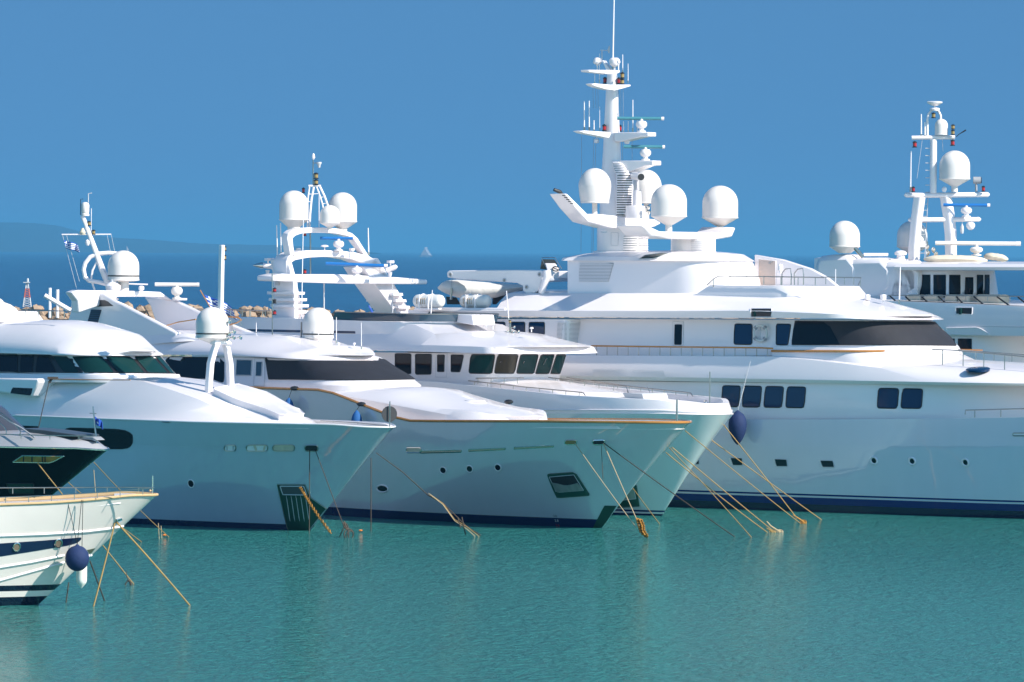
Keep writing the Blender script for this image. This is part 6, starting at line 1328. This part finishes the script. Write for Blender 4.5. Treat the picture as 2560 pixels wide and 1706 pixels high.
raft(-60, 268, 522, 76, 'white life raft canister in a cradle at the aft edge, the left one of two')

# jet tender with steering console behind the crane
yj = yat(F, *kf(T7, (1550, 200)), 1.0)
root = bpy.data.objects.new('small_tender', None); col.objects.link(root); c = wp(*kf(T7, (1550, 290)), yj); root.location = c; tag(root, 'small open boat with steering wheel and windscreen frame behind the crane', 'tender')
g = lambda x, y, d=0: wp(*kf(T7, (x, y)), yj)+Vector((0, d, 0))-c
def pr(poly, d0, d1, m, name, **kw): return MB().prism([g(x, y, d0) for x, y in poly], [g(x, y, d1) for x, y in poly]).build(name, m, root, **kw)
mb = MB().tube([g(1380, 285), g(1560, 275), g(1705, 270)], 26*yj/FPX/4.612, 12); mb.build('inflatable_tube', mat('tube_grey', (.55, .58, .62), .4), root)
pr([(1595, 175), (1705, 175), (1705, 260), (1595, 260)], -.3, .6, WHITE, 'seat', bevel=.04)
pr([(1440, 85), (1560, 88), (1600, 150), (1600, 270), (1480, 270), (1460, 150)], -.1, .5, WHITE, 'console', bevel=.04)
pr([(1405, 40), (1550, 42), (1590, 100), (1440, 85), (1465, 160), (1385, 152)], .55, .6, mat('console_screen', (.03, .03, .035), .2), 'windscreen')
MB().tube([g(1465, 158), g(1402, 30), g(1412, 20), g(1555, 20), g(1635, 150)], 4*yj/FPX/4.612, 6).build('screen_frame', STEEL, root)
MB().tube([g(1565+38*math.cos(t), 150+26*math.sin(t), -.25-.1*math.cos(t)) for t in [2*math.pi*i/16 for i in range(17)]], 6*yj/FPX/4.612, 6).tube([g(1530, 135, -.25), g(1600, 165, -.25)], 5*yj/FPX/4.612, 6).build('steering_wheel', BLACK, root)

# rolled canvas bundles on G's roof
for q0, q1, r0, lb in (((1010, 1400), (1530, 1410), 34, 'long beige canvas bundle lying on the roof of the right edge yacht, in front'), ((1500, 1375), (1700, 1400), 30, 'shorter beige canvas bundle on the roof behind the long one')):
    Yq = YG-1.5+(2.5 if q0[0] == 1500 else 0); n = 12; mb = MB(); vs = []; K = Yq/FPX/3.266
    for i in range(n+1):
        t = i/n; x = q0[0]+(q1[0]-q0[0])*t; y = q0[1]+(q1[1]-q0[1])*t-6*math.sin(math.pi*t); c = wp(*kf(T13, (x, y)), Yq)
        rr = r0*K*(1-.75*(abs(2*t-1)**5))*(1+random.uniform(-.06, .06))
        for j in range(12):
            a = 2*math.pi*j/12; vs.append(c+Vector((0, 2.2*rr*math.cos(a), rr*math.sin(a))))
    mb.add(vs, [(i*12+j, i*12+(j+1) % 12, (i+1)*12+(j+1) % 12, (i+1)*12+j) for i in range(n) for j in range(12)]+[tuple(range(12)), tuple(range(n*12, n*12+12))])
    thing_mesh('canvas_bundle', mb, CREAM, lb, 'canvas bundle', smooth=60)

# flags
def flag(corner, ux, vy, Y, label, wave=.12, staff=None, kind='greek', curl=0):
    """corner: top hoist photo point; ux, vy: photo vectors of fly and hoist"""
    nx, ny = 27, 9; mb = MB(); vs = []
    for i in range(nx+1):
        for j in range(ny+1):
            s_, t = i/nx, j/ny
            x = corner[0]+ux[0]*s_+vy[0]*t; y = corner[1]+ux[1]*s_+vy[1]*t+curl*s_*s_*ux[0]*.25+math.sin(s_*7)*vy[1]*.04
            vs.append(wp(x, y, Y+wave*math.sin(s_*9+t*1.5)*3*s_))
    fs = []; ms = []
    for i in range(nx):
        for j in range(ny):
            white = (j % 2 == 1)
            if i < 10 and j < 5: white = (i in (4, 5)) or j == 2
            if kind == 'blue': white = (j in (4, 5) and 6 < i < 12)
            mb.add([], [(i*(ny+1)+j, (i+1)*(ny+1)+j, (i+1)*(ny+1)+j+1, i*(ny+1)+j+1)], 0)
            mb.f[-1] = (i*(ny+1)+j, (i+1)*(ny+1)+j, (i+1)*(ny+1)+j+1, i*(ny+1)+j+1); mb.m[-1] = 1 if white else 0
    mb.v = [tuple(v) for v in vs]
    o = thing_mesh('flag', mb, [FLB, FLW], label, 'flag', smooth=60)
    md = o.modifiers.new('thick', 'SOLIDIFY'); md.thickness = .02
    if staff:
        MB().tube([wp(*a, Y)-Vector(o.location) for a in staff], 1.3*Y/FPX, 6).build('flagstaff', WOOD, o)
    return o
a = kf(T1, (585, 590)); flag(a, (128/3.677, 40/3.677), (20/3.677, 75/3.677), Ym-.1, 'small blue and white striped flag flying from the halyard of the raked mast')
a = kf(T1, (1875, 1090)); Yfl = Dn.world(Dn.p(600, 750, 3)).y+8
flag(a, (250/3.677, 80/3.677), (55/3.677, 125/3.677), Yfl, 'larger blue and white cross flag on a wooden staff behind the slim white mast', staff=[kf(T1, (1840, 1050)), kf(T1, (1930, 1205))], curl=.5)
a = kf(T2, (872, 740)); flag(a, (68/3.677, 50/3.677), (8/3.677, 70/3.677), Bb.world(Bb.p(*a, 0)).y, 'small plain blue pennant on the bow staff of the black yacht', kind='blue')
a = kf(T5, (1755, 215)); Yfl = Dn.world(Dn.p(900, 750, 3)).y+14
thing_mesh('furled_flag', MB().tube([wp(*p, Yfl) for p in T5((1752, 215), (1772, 250), (1785, 275))], [1.2*Yfl/FPX, 2.4*Yfl/FPX, 2.2*Yfl/FPX], 7), FLB, 'tiny furled blue flag at the breakwater beside the louvred arch leg', 'flag')
# orange floats
for x, y, T_, lb in ((1350, 1098, T6, 'small orange float on the water between the two middle-left bows'), (1512, 655, T3, 'tiny orange float beside the rope ends at the left')):
    p = kf(T_, (x, y)); Y = depth_w(p[0], p[1]+3); thing_mesh('float', MB().sphere(wp(*p, Y), .065, 10, sc=(1.6, 1, .8)), ORANGE, lb, 'float')

# ------------------------------------------------------------------ air between here and the horizon
hm = bpy.data.materials.new('haze_air'); hm.use_nodes = True; n = hm.node_tree.nodes; n.clear()
vo = n.new('ShaderNodeVolumePrincipled'); oo = n.new('ShaderNodeOutputMaterial'); hm.node_tree.links.new(vo.outputs[0], oo.inputs['Volume'])
vo.inputs['Color'].default_value = (.14, .48, .80, 1); vo.inputs['Density'].default_value = 5.5e-5; vo.inputs['Anisotropy'].default_value = .1
mb = MB().box((0, 36000, 66.5), (26000, 72200, 139))
tag(mb.build('haze', hm), 'thin blue haze over the distant sea', 'haze', kind='stuff')
